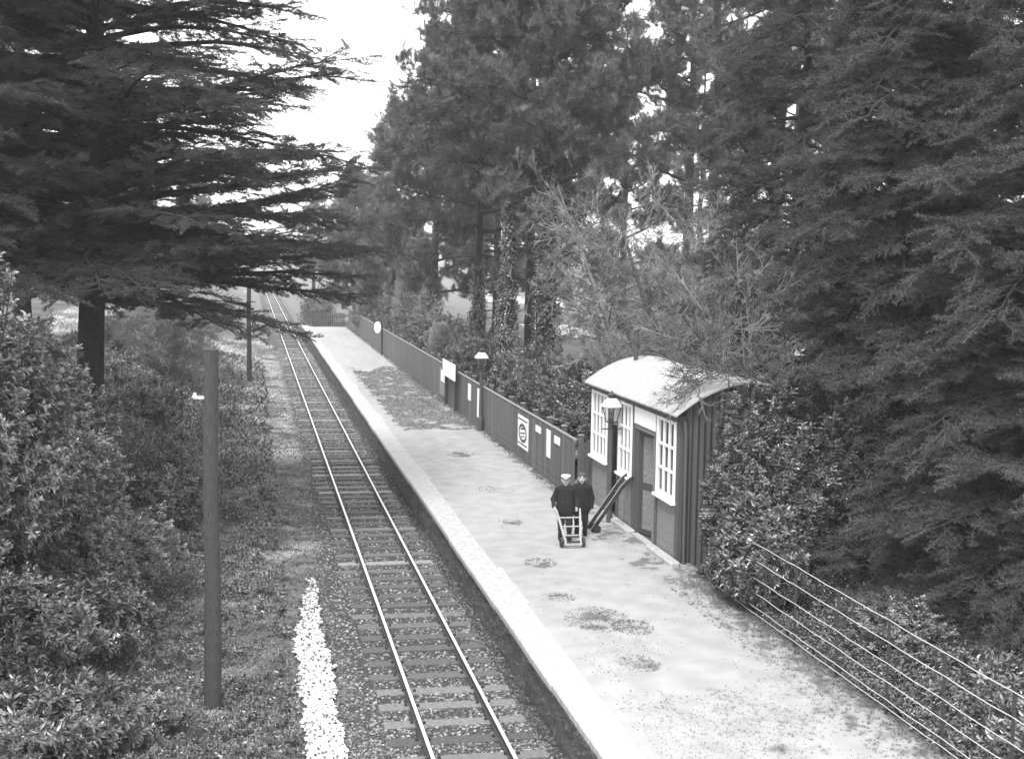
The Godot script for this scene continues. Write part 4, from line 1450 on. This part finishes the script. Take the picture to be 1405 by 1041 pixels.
func build_wire_fence() -> void:
	var root := base("wire_fence", Vector3(7.34, PLATFORM_Y, 0))
	tag(root, "six-strand wire fence on thin iron posts behind the near platform", "fence")
	var zs := [-20.3, -19.3, -18.2, -17.1, -15.75, -14.35, -13.05, -11.7, -10.3]
	var ys := [0.10, 0.19, 0.40, 0.62, 0.88, 1.14]
	for z in zs:
		var p := MB.new()
		p.bx(-0.008, 0.008, -0.3, 1.17 + rf(-0.02, 0.02), z - 0.024, z + 0.024)
		obj("post", p.done(), M.iron, root)
	for i in ys.size():
		var pts := PackedVector3Array(); var rad := PackedFloat32Array()
		for k in zs.size() - 1:
			for j in 4:
				var t := j / 4.0
				pts.append(Vector3(-0.012 + rf(-0.006, 0.006), ys[i] - sin(t * PI) * 0.008 + rf(-0.003, 0.003), lerpf(zs[k], zs[k + 1], t)))
				rad.append(0.0058)
		var m := MB.new()
		m.tube(pts, rad, 5)
		obj("wire", m.done(), M.wire, root)

func build_poles() -> void:
	var spots := [[Vector3(-0.5, -0.2, -17.15), 4.68, 0.098, "thick weathered telegraph pole in the left foreground grass"], [Vector3(-0.12, -0.2, -60.5), 4.75, 0.10, "distant thin telegraph pole left of the rails"]]
	for s in spots:
		var at: Vector3 = s[0]
		at.y = height(at.x, at.z) - 0.05
		var root := base("telegraph_pole", at)
		tag(root, s[3], "pole")
		var h: float = s[1]; var r: float = s[2]
		var pts := PackedVector3Array(); var rad := PackedFloat32Array()
		for i in 12:
			var t := i / 11.0
			pts.append(Vector3(0.012 * sin(t * 7.0), h * t, 0.01 * cos(t * 5.0)))
			rad.append(r * lerpf(1.12, 0.88, t))
		var m := MB.new()
		m.tube(pts, rad, 16, true, 0.045)
		obj("shaft", m.done(), M.pole, root)
		var b := MB.new()
		b.bar(Vector3(-r * 0.6, h - 0.60, 0.02), Vector3(-r - 0.12, h - 0.60, 0.02), 0.03, 0.03)
		obj("bracket", b.done(), M.insulator, root)
		var ins := MB.new()
		ins.lathe(PackedVector2Array([Vector2(0.0, -0.015), Vector2(0.03, 0.0), Vector2(0.032, 0.015), Vector2(0.018, 0.035), Vector2(0.024, 0.045), Vector2(0.0, 0.065)]), Vector3(-r - 0.10, h - 0.60, 0.02), 12)
		obj("insulator", ins.done(), M.insulator, root)

func build_people_and_barrows() -> void:
	# porter's barrow held upright by the first boy
	var root := base("porters_barrow", Vector3(5.80, PLATFORM_Y, -23.80))
	tag(root, "pale wooden two-wheeled porter's barrow held by the front boy", "barrow")
	var top := [Vector3(-0.235, 0.645, -0.38), Vector3(0.225, 0.645, -0.38)]
	var low := [Vector3(-0.145, 0.13, 0.03), Vector3(0.145, 0.13, 0.03)]
	for i in 2:
		var m := MB.new()
		m.bar(low[i], top[i].lerp(low[i], 0.2), 0.042, 0.032, Vector3.UP, 0.006)
		var side := obj("side_rail", m.done(), M.barrow_wood, root)
		var h := MB.new()
		var e: Vector3 = top[i]
		var q: Vector3 = top[i].lerp(low[i], 0.2)
		h.tube(PackedVector3Array([q, e.lerp(q, 0.4), e + Vector3(0, -0.005, -0.02)]), PackedFloat32Array([0.02, 0.019, 0.017]), 10)
		obj("handle", h.done(), M.barrow_wood, side)
	for t in [0.14, 0.42, 0.70]:
		var m := MB.new()
		m.bar(low[0].lerp(top[0], t) + Vector3(0, 0.01, 0), low[1].lerp(top[1], t) + Vector3(0, 0.01, 0), 0.034, 0.024, Vector3.UP, 0.005)
		obj("cross_rail", m.done(), M.barrow_wood, root)
	var toe := MB.new()
	toe.bar(Vector3(-0.16, 0.06, 0.09), Vector3(0.16, 0.06, 0.09), 0.05, 0.02, Vector3.UP)
	toe.bar(Vector3(-0.145, 0.14, 0.03), Vector3(-0.145, 0.055, 0.10), 0.03, 0.02); toe.bar(Vector3(0.145, 0.14, 0.03), Vector3(0.145, 0.055, 0.10), 0.03, 0.02)
	obj("toe_bar", toe.done(), M.barrow_wood, root)
	var ax := MB.new()
	ax.bar(Vector3(-0.21, 0.095, 0.0), Vector3(0.21, 0.095, 0.0), 0.03, 0.03)
	ax.bar(Vector3(-0.13, 0.19, -0.02), Vector3(0.13, 0.19, -0.02), 0.02, 0.03)
	obj("axle", ax.done(), M.iron, root)
	for s in [-1.0, 1.0]:
		var w := Node3D.new()
		w.name = "wheel"
		root.add_child(w, true)
		w.transform = Transform3D(Basis(Vector3.BACK, PI / 2), Vector3(s * 0.205, 0.093, 0.0))
		var ty := MB.new()
		ty.lathe(PackedVector2Array([Vector2(0.068, -0.024), Vector2(0.088, -0.024), Vector2(0.093, -0.015), Vector2(0.093, 0.015), Vector2(0.088, 0.024), Vector2(0.068, 0.024), Vector2(0.068, -0.024)]), Vector3.ZERO, 20)
		obj("tyre", ty.done(), M.iron, w)
		var hb := MB.new()
		hb.lathe(PackedVector2Array([Vector2(0.0, -0.035), Vector2(0.024, -0.033), Vector2(0.024, 0.033), Vector2(0.0, 0.035)]), Vector3.ZERO, 12)
		for k in 6:
			var a := TAU * k / 6.0
			hb.bar(Vector3.ZERO, Vector3(cos(a), 0, sin(a)) * 0.07, 0.018, 0.014)
		obj("hub", hb.done(), M.dark_wood, w)
	# second barrow, dark, leaning on the shed
	var b2 := base("leaning_barrow", Vector3(6.5, PLATFORM_Y, -25.2))
	tag(b2, "dark two-railed barrow leaning against the shed under the middle window", "barrow")
	var rails := []
	for s in [-0.16, 0.16]:
		var pts := [Vector3(-0.02, 0.02, s), Vector3(0.30, 0.48, s), Vector3(0.56, 0.86, s * 1.02), Vector3(0.70, 1.02, s * 1.15), Vector3(0.79, 1.08, s * 1.25)]
		rails.append(pts)
		var m := MB.new()
		var edge := MB.new()
		for i in 4:
			m.bar(pts[i], pts[i + 1], 0.045, 0.065, Vector3(-0.8, 0.6, 0))
			var o := Vector3(-0.8, 0.55, 0).normalized() * 0.036
			edge.bar(pts[i] + o, pts[i + 1] + o, 0.022, 0.008, Vector3(-0.8, 0.6, 0))
		var r := obj("side_rail", m.done(), M.dark_wood, b2)
		obj("pale_edge", edge.done(), M.barrow_wood, r)  # narrow paler strip along the upper side of each rail
	for t in [[0, 0.25], [0, 0.9], [1, 0.75], [2, 0.6]]:
		var k: int = t[0]
		var a: Vector3 = rails[0][k].lerp(rails[0][k + 1], t[1]); var b: Vector3 = rails[1][k].lerp(rails[1][k + 1], t[1])
		var m := MB.new()
		m.bar(a, b, 0.03, 0.03)
		obj("cross_rail", m.done(), M.dark_wood, b2)
	for s in [-0.235, 0.235]:
		var w := MB.new()
		w.lathe(PackedVector2Array([Vector2(0.0, -0.02), Vector2(0.075, -0.02), Vector2(0.08, 0.0), Vector2(0.075, 0.02), Vector2(0.0, 0.02)]), Vector3.ZERO, 16)
		obj("wheel", w.done(), M.iron, b2, Transform3D(Basis(Vector3.RIGHT, PI / 2), Vector3(0.07, 0.08, s)))
	# the two boys
	boy("person", Vector3(5.79, PLATFORM_Y, -24.38), -0.22, 1.02, [Vector3(-0.215, 0.655, 0.165), Vector3(0.215, 0.655, 0.165)], [Vector3(-0.225, 0.77, 0.0), Vector3(0.225, 0.77, 0.0)], 0.85, 0.72, 0.10, 0.03, "boy in dark jacket and white-topped cap gripping the barrow handles")
	boy("person", Vector3(6.20, PLATFORM_Y, -24.78), -0.22, 0.985, [Vector3(-0.20, 0.56, 0.03), Vector3(0.20, 0.56, 0.03)], [Vector3(-0.205, 0.75, -0.02), Vector3(0.205, 0.75, -0.02)], 0.3, -1.0, 0.05, -0.02, "bareheaded boy in long dark coat standing beside the barrow boy")

func build_trees() -> void:
	# left of the line
	cedar(Vector3(-3.35, height(-3.35, -29.0), -29.0), 18.5, 6.0, 3.9, 250, 0.07, 0.07, 0.40, "huge dark cedar with tiered branches left of the line", "conifers left of the line", Vector3(0.5, 0, 0), Vector2.ZERO, 0.31, "cedar_tree", "plume", 0.8, 0.7)
	cedar(Vector3(-7.4, height(-7.4, -36.0), -36.0), 19.0, 5.4, 3.5, 110, 0.07, 0.2, 0.6, "dark conifer behind the big cedar at the left edge", "conifers left of the line", Vector3.ZERO, Vector2.ZERO, 0.36, "cedar_tree", "plume", 1.0, 0.4)
	cedar(Vector3(-8.6, height(-8.6, -54.0), -54.0), 20.0, 5.2, 3.5, 90, 0.07, 0.3, 0.75, "far conifer showing through gaps behind the left cedar", "conifers left of the line", Vector3.ZERO, Vector2.ZERO, 0.36, "cedar_tree", "plume", 0.9, 0.4)
	cedar(Vector3(-6.3, height(-6.3, -24.0), -24.0), 17.0, 3.2, 2.5, 100, 0.07, 0.35, 0.5, "dark conifer at the left edge above the towering laurel", "conifers left of the line", Vector3.ZERO, Vector2.ZERO, 0.3, "cedar_tree", "plume", 1.1, 0.4)
	# pines behind the platform fence
	pine(Vector3(10.5, height(10.5, -48), -48.0), 21.0, 5.2, 8.2, 46, 0.15, 0.42, "tall ivy-clad pine right of the forked one behind the fence", "pines behind the fence", 0.40, 10.0, Vector3(0.2, 0, 0))
	pine(Vector3(9.4, height(9.4, -50), -50.0), 20.0, 5.6, 7.6, 50, 0.15, 0.42, "ivy-clad pine standing behind the platform lamp post", "pines behind the fence", 0.30, 8.0, Vector3(0.4, 0, 0))
	pine(Vector3(9.5, height(9.5, -57), -57.0), 18.0, 5.5, 6.6, 44, 0.15, 0.44, "slimmer pine left of the ivy-clad pair behind the fence", "pines behind the fence", 0.22, 5.0)
	pine(Vector3(12.2, height(12.2, -59), -59.0), 21.0, 5.0, 7.0, 40, 0.15, 0.46, "bare-stemmed pine set back between the ivy-clad pines", "pines behind the fence", 0.26)
	pine(Vector3(9.8, height(9.8, -73), -73.0), 17.5, 4.8, 3.5, 42, 0.15, 0.5, "bushy pine further along behind the fence", "pines behind the fence", 0.26, 4.0)
	pine(Vector3(9.2, height(9.2, -88), -88.0), 15.0, 4.2, 2.2, 36, 0.15, 0.55, "smaller pine near the far end of the fence", "pines behind the fence", 0.24)
	pine(Vector3(7.9, height(7.9, -106), -106.0), 12.0, 3.4, 1.2, 32, 0.15, 0.6, "young pine just beyond the platform end", "pines behind the fence", 0.2)
	pine(Vector3(14.5, height(14.5, -80), -80.0), 22.0, 5.5, 4.0, 42, 0.15, 0.6, "broad pine in the second row behind the fence", "pines behind the fence", 0.3)
	pine(Vector3(17.0, height(17.0, -48), -48.0), 22.0, 4.6, 8.5, 34, 0.14, 0.44, "tall open pine above the shed roof", "pines behind the shed", 0.28, 0.0, Vector3(-0.4, 0, 0), 0.8, 16)
	pine(Vector3(20.5, height(20.5, -62), -62.0), 24.0, 5.5, 7.0, 38, 0.15, 0.52, "pine standing well behind the shed", "pines behind the shed", 0.3, 0.0, Vector3.ZERO, 0.8, 12)
	pine(Vector3(14.6, height(14.6, -37), -37.0), 19.0, 3.8, 7.5, 36, 0.14, 0.40, "open-crowned pine over the right end of the shed", "pines behind the shed", 0.24, 0.0, Vector3(0.6, 0, 0), 0.8, 16)
	# leafless trees behind the shed
	bare_tree(Vector3(13.2, 0.4, -43.0), 9.0, 3.6, "leafless tree with dark double stem behind the shed chimney", "leafless trees behind the shed", 0.24, 2, "bare_tree", 0.15)
	bare_tree(Vector3(11.9, 0.4, -33.5), 7.6, 3.4, "leafless pale-twigged tree rising behind the shed roof", "leafless trees behind the shed", 0.24, 2, "bare_tree", 0.12)
	bare_tree(Vector3(10.9, 0.4, -26.5), 5.8, 3.4, "leafless tree reaching its twigs over the shed roof", "leafless trees behind the shed", 0.17, 2, "bare_tree", 0.10, Vector3(-0.6, -0.2, 0.1), 0.7, 0.66)
	bare_tree(Vector3(10.7, 0.4, -23.3), 4.9, 3.4, "leafless shrubby tree overhanging the near end of the shed roof", "leafless trees behind the shed", 0.17, 2, "bare_tree", 0.07, Vector3(-0.9, -0.25, -0.1), 0.6, 0.76)
	bare_tree(Vector3(16.0, 0.5, -52.0), 9.0, 4.0, "leafless tree deep in the wood beyond the shed", "leafless trees behind the shed", 0.18, 2, "bare_tree", 0.13)
	bare_tree(Vector3(-3.3, height(-3.3, -58), -52.0), 3.4, 2.0, "leafless many-stemmed shrub on the bank beside the cedar trunk", "", 0.24, 6, "bare_shrub", 0.05)
	# dark conifers close on the right, behind the wire fence
	var near := [
		[10.9, -21.4, 13.5, 2.9, 150, "feathery dark conifer nearest the shed behind the wire fence"],
		[11.5, -17.4, 13.0, 3.0, 160, "feathery dark conifer at the right edge behind the wire fence"],
		[13.8, -25.0, 16.0, 3.4, 150, "dark conifer rising behind the two nearest at right"],
		[12.4, -29.5, 15.5, 2.8, 120, "dark conifer between the shed roof and the nearer conifers"],
		[16.6, -31.0, 17.0, 3.8, 130, "dark conifer filling the upper right background"],
		[20.5, -40.0, 20.0, 4.4, 110, "dark conifer furthest back in the upper right"],
		[11.2, -14.2, 9.0, 2.1, 90, "low dark conifer in the lower right corner"]]
	for c in near:
		var far_off: bool = c[1] < -28.0
		cedar(Vector3(c[0], height(c[0], c[1]), c[1]), c[2], c[3], 0.4, c[4], 0.09, 0.5, 0.55 if far_off else 0.46, c[5], "dark conifers on the right", Vector3.ZERO, Vector2.ZERO, 0.2, "feathery_conifer", "plume", 1.0 if far_off else 1.25, 0.6)
	# far wood beyond the platform end
	var far := [[13, -128, 17], [19, -112, 20], [27, -125, 20], [34, -100, 22], [11, -150, 15], [-9, -105, 16], [-13, -135, 18], [24, -86, 21], [30, -72, 21], [-16, -84, 18], [-7.5, -178, 13], [8.5, -190, 14]]
	var lr := ["hazy pine past the platform end, closest to the track gap", "hazy pine behind the bushy fence pines", "hazy pine seen between the ivy-clad trunks", "hazy pine far behind the shed chimney", "faintest pine at the end of the line", "hazy pine beyond the left cedar's lower branches", "faint far pine left of the vanishing rails", "hazy pine behind the bare-stemmed one", "hazy pine deep behind the leafless trees", "hazy pine at the far left behind the conifers", "pale distant tree left of where the rails vanish", "pale distant tree right of where the rails vanish"]
	for i in far.size():
		var f: Array = far[i]
		pine(Vector3(f[0], height(f[0], f[1]), f[1]), f[2], 5.2, 2.0, 34, 0.14, 0.75, lr[i], "distant pines", 0.28, 0.0, Vector3.ZERO, 0.7, 3)

func build_bushes() -> void:
	var G := "evergreen bushes on the left bank"
	for b in [
		[-3.9, -18.6, Vector3(1.55, 3.5, 1.7), 2343, "towering glossy laurel at the left edge below the cedar"],
		[-2.75, -20.6, Vector3(0.85, 3.1, 1.0), 1088, "laurel shoulder in front of the cedar trunk"],
		[-4.3, -15.8, Vector3(1.3, 2.0, 1.2), 952, "laurel at the extreme left, halfway down the bank"],
		[-2.15, -15.2, Vector3(0.85, 0.75, 0.75), 520, "low broad-leaved bush in the bottom left corner"],
		[-1.55, -16.4, Vector3(0.65, 0.55, 0.7), 330, "low sprawling bush left of the near pole foot"],
		[-2.9, -17.2, Vector3(0.9, 1.1, 0.9), 520, "mid-height bush below the towering laurel"],
		[-2.3, -19.0, Vector3(0.9, 0.95, 1.0), 560, "small-leaved bush left of the near pole"],
		[-2.2, -22.5, Vector3(1.0, 1.2, 1.3), 700, "rounded dark bush behind the near pole"],
		[-1.9, -28.0, Vector3(0.8, 1.3, 1.2), 900, "dark glossy bush just left of the near pole top"],
		[-3.7, -26.0, Vector3(1.1, 1.0, 1.3), 650, "bush at the foot of the big cedar"],
		[-1.75, -34.0, Vector3(0.9, 0.7, 1.5), 550, "pale bush on the bank beyond the dark glossy one"],
		[-3.6, -41.0, Vector3(1.6, 0.9, 2.0), 884, "spreading bush on the bank under the cedar branches"],
		[-4.4, -66.0, Vector3(2.2, 1.3, 3.0), 1666, "far bush on the bank behind the distant pole"],
		[-3.0, -84.0, Vector3(1.6, 1.6, 3.0), 1476, "farthest bush on the left bank by the rails"],
		[-6.0, -150.0, Vector3(5.0, 2.4, 4.0), 3800, "low scrub across the field end left of the far rails"],
		[-13.0, -130.0, Vector3(5.0, 3.0, 4.0), 3800, "scrub at the field edge under the far left pines"]]:
		laurel(Vector3(b[0], height(b[0], b[1]) - 0.05, b[1]), b[2], b[3], 0.11, b[4], G)
	G = "evergreen bushes on the right"
	for b in [
		[8.15, -21.35, Vector3(0.55, 2.9, 0.5), 900, "laurel pressed against the corrugated end wall up to the eaves"],
		[8.7, -20.9, Vector3(0.95, 2.8, 0.75), 1500, "tall laurel crowding the near corner of the shed"],
		[7.66, -19.35, Vector3(0.58, 1.45, 0.95), 1000, "laurel spilling through the top of the wire fence"],
		[7.80, -21.0, Vector3(0.42, 2.3, 0.58), 800, "small laurel against the corrugated shed end"],
		[10.0, -20.9, Vector3(0.9, 3.3, 0.75), 900, "laurel rising to the roof at the right of the shed end"],
		[8.2, -32.6, Vector3(0.9, 2.4, 1.7), 950, "hedge laurel nearest the shed behind the notices"],
		[8.3, -35.6, Vector3(0.9, 2.35, 1.8), 950, "hedge laurel behind the oval-ringed plate"],
		[8.4, -38.8, Vector3(1.0, 2.3, 1.8), 1030, "hedge laurel just right of the platform lamp post"],
		[8.6, -42.4, Vector3(1.1, 2.3, 1.8), 997, "hedge laurel between lamp post and nameboard"],
		[8.9, -29.6, Vector3(0.8, 2.4, 0.8), 450, "laurel at the back of the shed's far end"],
		[8.5, -53.0, Vector3(1.2, 2.3, 2.2), 1250, "ivy-dark bush behind the nameboard"],
		[8.6, -60.0, Vector3(1.2, 2.4, 2.6), 1333, "tall bush behind the fence past the nameboard"],
		[8.4, -68.0, Vector3(1.2, 3.2, 2.6), 1462, "tall bush behind the white oval board"],
		[8.3, -78.0, Vector3(1.3, 3.2, 3.4), 1837, "bush behind the far stretch of fence"],
		[8.0, -91.0, Vector3(1.3, 3.0, 4.0), 2020, "bush behind the last stretch of fence"],
		[4.9, -103.5, Vector3(1.3, 2.6, 1.5), 1286, "dark bush behind the paling fence at the platform end"],
		[8.7, -14.6, Vector3(0.9, 0.5, 1.0), 420, "low leafy scrub behind the middle of the wire fence"],
		[8.5, -12.6, Vector3(0.9, 0.45, 0.9), 380, "low leafy scrub in the bottom right corner"],
		[8.6, -16.6, Vector3(0.7, 0.7, 0.8), 320, "low leafy scrub behind the wire fence beside the laurel"]]:
		laurel(Vector3(b[0], height(b[0], b[1]) - 0.03, b[1]), b[2], b[3], 0.11, b[4], G)
	# pale garden conifers in the wood edge
	for c in [[8.1, -74.0, 4.2, "pale slender columnar shrub behind the fence beyond the oval board"], [8.0, -58.0, 2.2, "small pale shrub behind the fence past the nameboard"]]:
		var root := base("columnar_shrub", Vector3(c[0], height(c[0], c[1]), c[1]))
		tag(root, c[3], "shrub")
		var mb := MB.new()
		mb.tube(PackedVector3Array([Vector3(0, -0.2, 0), Vector3(0, c[2] * 0.8, 0)]), PackedFloat32Array([0.06, 0.02]), 6)
		obj("stem", mb.done(), M.bark, root)
		var xf := []; var tint := PackedColorArray()
		for i in 420:
			var t := pow(rf(0, 1), 0.8)
			var a := rf(0, TAU)
			var r: float = (0.42 * sin(PI * clampf(t * 0.85 + 0.12, 0, 1)) + 0.05) * rf(0.6, 1.05)
			var s := rf(0.25, 0.4)
			xf.append(Transform3D(aim(Vector3(cos(a) * 0.5, 1.0, sin(a) * 0.5) + rdir() * 0.3).scaled(Vector3.ONE * s), Vector3(cos(a) * r, t * c[2], sin(a) * r)))
			tint.append(tone(0.34, 0.3))
		add_foliage(root, "foliage", "frond", 3, M.needles, xf, tint)

func build_undergrowth() -> void:
	# rough grass on the left verge and bank
	var xf := []; var tint := PackedColorArray()
	for i in 60000:
		var z := -13.0 - 75.0 * pow(rf(0, 1), 1.9)
		var x := rf(-7.0 + (z + 13) * 0.05, 1.35)
		if x > 1.0 and rf(0, 1) < (x - 1.0) * 2.0: continue
		if z > -24.1 and x < 1.12 and x > lerpf(0.94, 0.62, sstep(-24.0, -19.5, z)): continue
		var far := -z / 30.0
		var s := rf(0.10, 0.24) * clampf(far, 0.75, 2.2)
		if x > 0.3: s *= 0.6
		var p := Vector3(x, height(x, z) - 0.02, z)
		xf.append(Transform3D(Basis(Vector3.UP, rf(0, TAU)).scaled(Vector3(s, s * rf(0.5, 1.0), s)), p))
		var k := 0.20 + 0.14 * noise.get_noise_2d(x * 12, z * 12) + 0.20 * pow(rf(0, 1), 3.0)
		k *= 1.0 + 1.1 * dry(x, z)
		tint.append(Color(k, k, k))
	for i in 42000:
		var z := -13.0 - 60.0 * pow(rf(0, 1), 1.7)
		var x := rf(-1.8, 1.38)
		if z > -24.1 and x < 1.12 and x > lerpf(0.94, 0.62, sstep(-24.0, -19.5, z)): continue
		if x > 1.1 and rf(0, 1) < (x - 1.1) * 2.6: continue
		var s := rf(0.09, 0.19) * clampf(-z / 26.0, 0.8, 2.0)
		xf.append(Transform3D(Basis(Vector3.UP, rf(0, TAU)).scaled(Vector3(s * 1.3, s * rf(0.35, 0.8), s * 1.3)), Vector3(x, height(x, z) - 0.015, z)))
		var k := 0.15 + 0.12 * noise.get_noise_2d(x * 20, z * 20) + 0.25 * pow(rf(0, 1), 4.0)
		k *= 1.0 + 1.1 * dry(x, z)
		tint.append(Color(k, k, k))
	var g := base("verge_grass")
	g.set_meta("kind", "stuff")
	add_foliage(g, "tufts", "tuft", 4, M.grass, xf, tint)
	# creeping leafy ground cover among the grass and under the trees
	xf = []; tint = PackedColorArray()
	for i in 15000:
		var z := -13.0 - 60.0 * pow(rf(0, 1), 1.7)
		var x := rf(-7.0, 0.55)
		if noise.get_noise_2d(x * 10 + 33, z * 10) < -0.12: continue
		var s := rf(0.10, 0.2) * clampf(-z / 28.0, 0.8, 2.0)
		xf.append(Transform3D(aim((Vector3(0.3, 1, 0.25) + rdir() * 0.55).normalized()).scaled(Vector3.ONE * s), Vector3(x, height(x, z) + rf(0.02, 0.16), z)))
		tint.append(tone(0.12, 0.5))
	for i in 56000:   # ivy, bramble and saplings that cover the bank in low mounds
		var z := -12.5 - 62.0 * pow(rf(0, 1), 1.8)
		var x := rf(-7.2, 0.1)
		var mound := noise.get_noise_2d(x * 14 + 60, z * 14)
		if x > -0.4 and mound < -0.05 + (x + 0.4) * 0.3: continue
		if mound < -0.3: continue
		var s := rf(0.06, 0.13) * clampf(-z / 26.0, 0.8, 1.8)
		var y := height(x, z) + maxf(0.0, mound + 0.15) * 0.9 * rf(0.3, 1.0) * clampf(-x, 0.2, 1.0)
		xf.append(Transform3D(aim((Vector3(0.3, 1, 0.3) + rdir() * 0.7).normalized()).scaled(Vector3.ONE * s), Vector3(x, y + 0.02, z)))
		tint.append(tone(0.12, 0.6))
	for i in 5000:
		var z := -13.0 - 45.0 * pow(rf(0, 1), 1.6)
		var x := rf(-0.6, 1.25)
		if z > -24.1 and x < 1.12 and x > lerpf(0.94, 0.62, sstep(-24.0, -19.5, z)): continue
		var s := rf(0.05, 0.11) * clampf(-z / 28.0, 0.8, 2.0)
		xf.append(Transform3D(aim((Vector3(0.1, 1, 0.25) + rdir() * 0.7).normalized()).scaled(Vector3.ONE * s), Vector3(x, height(x, z) + rf(0.0, 0.04), z)))
		tint.append(tone(0.15, 0.7))
	for i in 9000:
		var z := -11.0 - 50.0 * pow(rf(0, 1), 1.6)
		var x := rf(7.45, 18.0)
		if z < -21.5 and z > -29.2 and x < 9.9: continue
		var s := rf(0.10, 0.22) * clampf(-z / 22.0, 0.8, 2.0)
		xf.append(Transform3D(aim((Vector3(-0.2, 1, 0.25) + rdir() * 0.6).normalized()).scaled(Vector3.ONE * s), Vector3(x, height(x, z) + rf(0.02, 0.2), z)))
		tint.append(tone(0.10, 0.6))
	for i in 6500:
		var z := -11.0 - 10.5 * pow(rf(0, 1), 1.2)
		var x := 7.42 + 2.4 * pow(rf(0, 1), 1.4)
		var s := rf(0.07, 0.15)
		xf.append(Transform3D(aim((Vector3(-0.2, 1, 0.25) + rdir() * 0.6).normalized()).scaled(Vector3.ONE * s), Vector3(x, height(x, z) + rf(0.0, 0.14), z)))
		tint.append(tone(0.10, 0.6))
	var c := base("ground_cover")
	c.set_meta("kind", "stuff")
	add_foliage(c, "leaves", "laurel", 3, M.leaf, xf, tint)
	# turf and weeds on the platform
	xf = []; tint = PackedColorArray()
	for i in 9000:
		var z := rf(-40.3, -66.0)
		var x := rf(4.3, 6.95)
		if i > 5500:
			z = rf(-12.0, -99.0)
			x = 6.97 - 0.25 * pow(rf(0, 1), 2.0)
			if z > -29.5 and z < -21.5: continue
			if z > -21.6: x += 0.36
		elif i > 4000:
			z = rf(-13.0, -99.0)
			x = EDGE_X - 0.03 + rf(-0.06, 0.03)
		elif platform_tone(x, z).r > 0.30: continue
		var s := rf(0.05, 0.12)
		var y := PLATFORM_Y if x > EDGE_X + 0.1 else rf(-0.15, 0.30)
		xf.append(Transform3D(Basis(Vector3.UP, rf(0, TAU)).scaled(Vector3(s, s * rf(0.4, 0.9), s)), Vector3(x, y, z)))
		tint.append(tone(0.14, 0.45))
	for p in [[5.0, -18.9, 0.5, 420], [5.4, -18.4, 0.3, 200], [4.95, -22.6, 0.28, 120], [4.75, -20.2, 0.22, 90], [5.0, -16.7, 0.28, 110], [6.75, -24.6, 0.35, 120], [7.0, -22.6, 0.25, 90], [5.4, -14.2, 0.9, 260], [6.3, -14.8, 0.8, 260], [5.5, -35.5, 0.4, 150], [5.1, -26.2, 0.25, 60], [5.3, -30.0, 0.3, 60]]:
		for i in int(p[3]):
			var a := rf(0, TAU); var r: float = p[2] * sqrt(rf(0, 1))
			var s := rf(0.025, 0.06)
			xf.append(Transform3D(Basis(Vector3.UP, rf(0, TAU)).scaled(Vector3(s, s * 0.5, s)), Vector3(p[0] + cos(a) * r, PLATFORM_Y, p[1] + sin(a) * r * 1.4)))
			tint.append(tone(0.10, 0.5))
	for i in 4200:   # fringe of grass hanging over the platform edge and growing in the gutter
		var z := -12.0 - 70.0 * pow(rf(0, 1), 1.5)
		var top_edge := i % 3 == 0
		var x := EDGE_X - 0.02 + rf(-0.02, 0.03) if top_edge else rf(3.5, 3.71)
		var s := rf(0.05, 0.11)
		xf.append(Transform3D(Basis(Vector3.UP, rf(0, TAU)).scaled(Vector3(s, s * rf(0.5, 1.0), s)), Vector3(x, PLATFORM_Y - 0.10 if top_edge else -0.29, z)))
		tint.append(tone(0.14, 0.6))
	for i in 2600:
		var z := rf(-12.0, -21.4)
		var x := 7.38 - 0.75 * pow(rf(0, 1), 2.4)
		var s := rf(0.03, 0.09)
		xf.append(Transform3D(Basis(Vector3.UP, rf(0, TAU)).scaled(Vector3(s, s * rf(0.4, 0.8), s)), Vector3(x, PLATFORM_Y, z)))
		tint.append(tone(0.16, 0.6))
	var w := base("platform_weeds")
	w.set_meta("kind", "stuff")
	add_foliage(w, "tufts", "tuft", 4, M.grass, xf, tint)
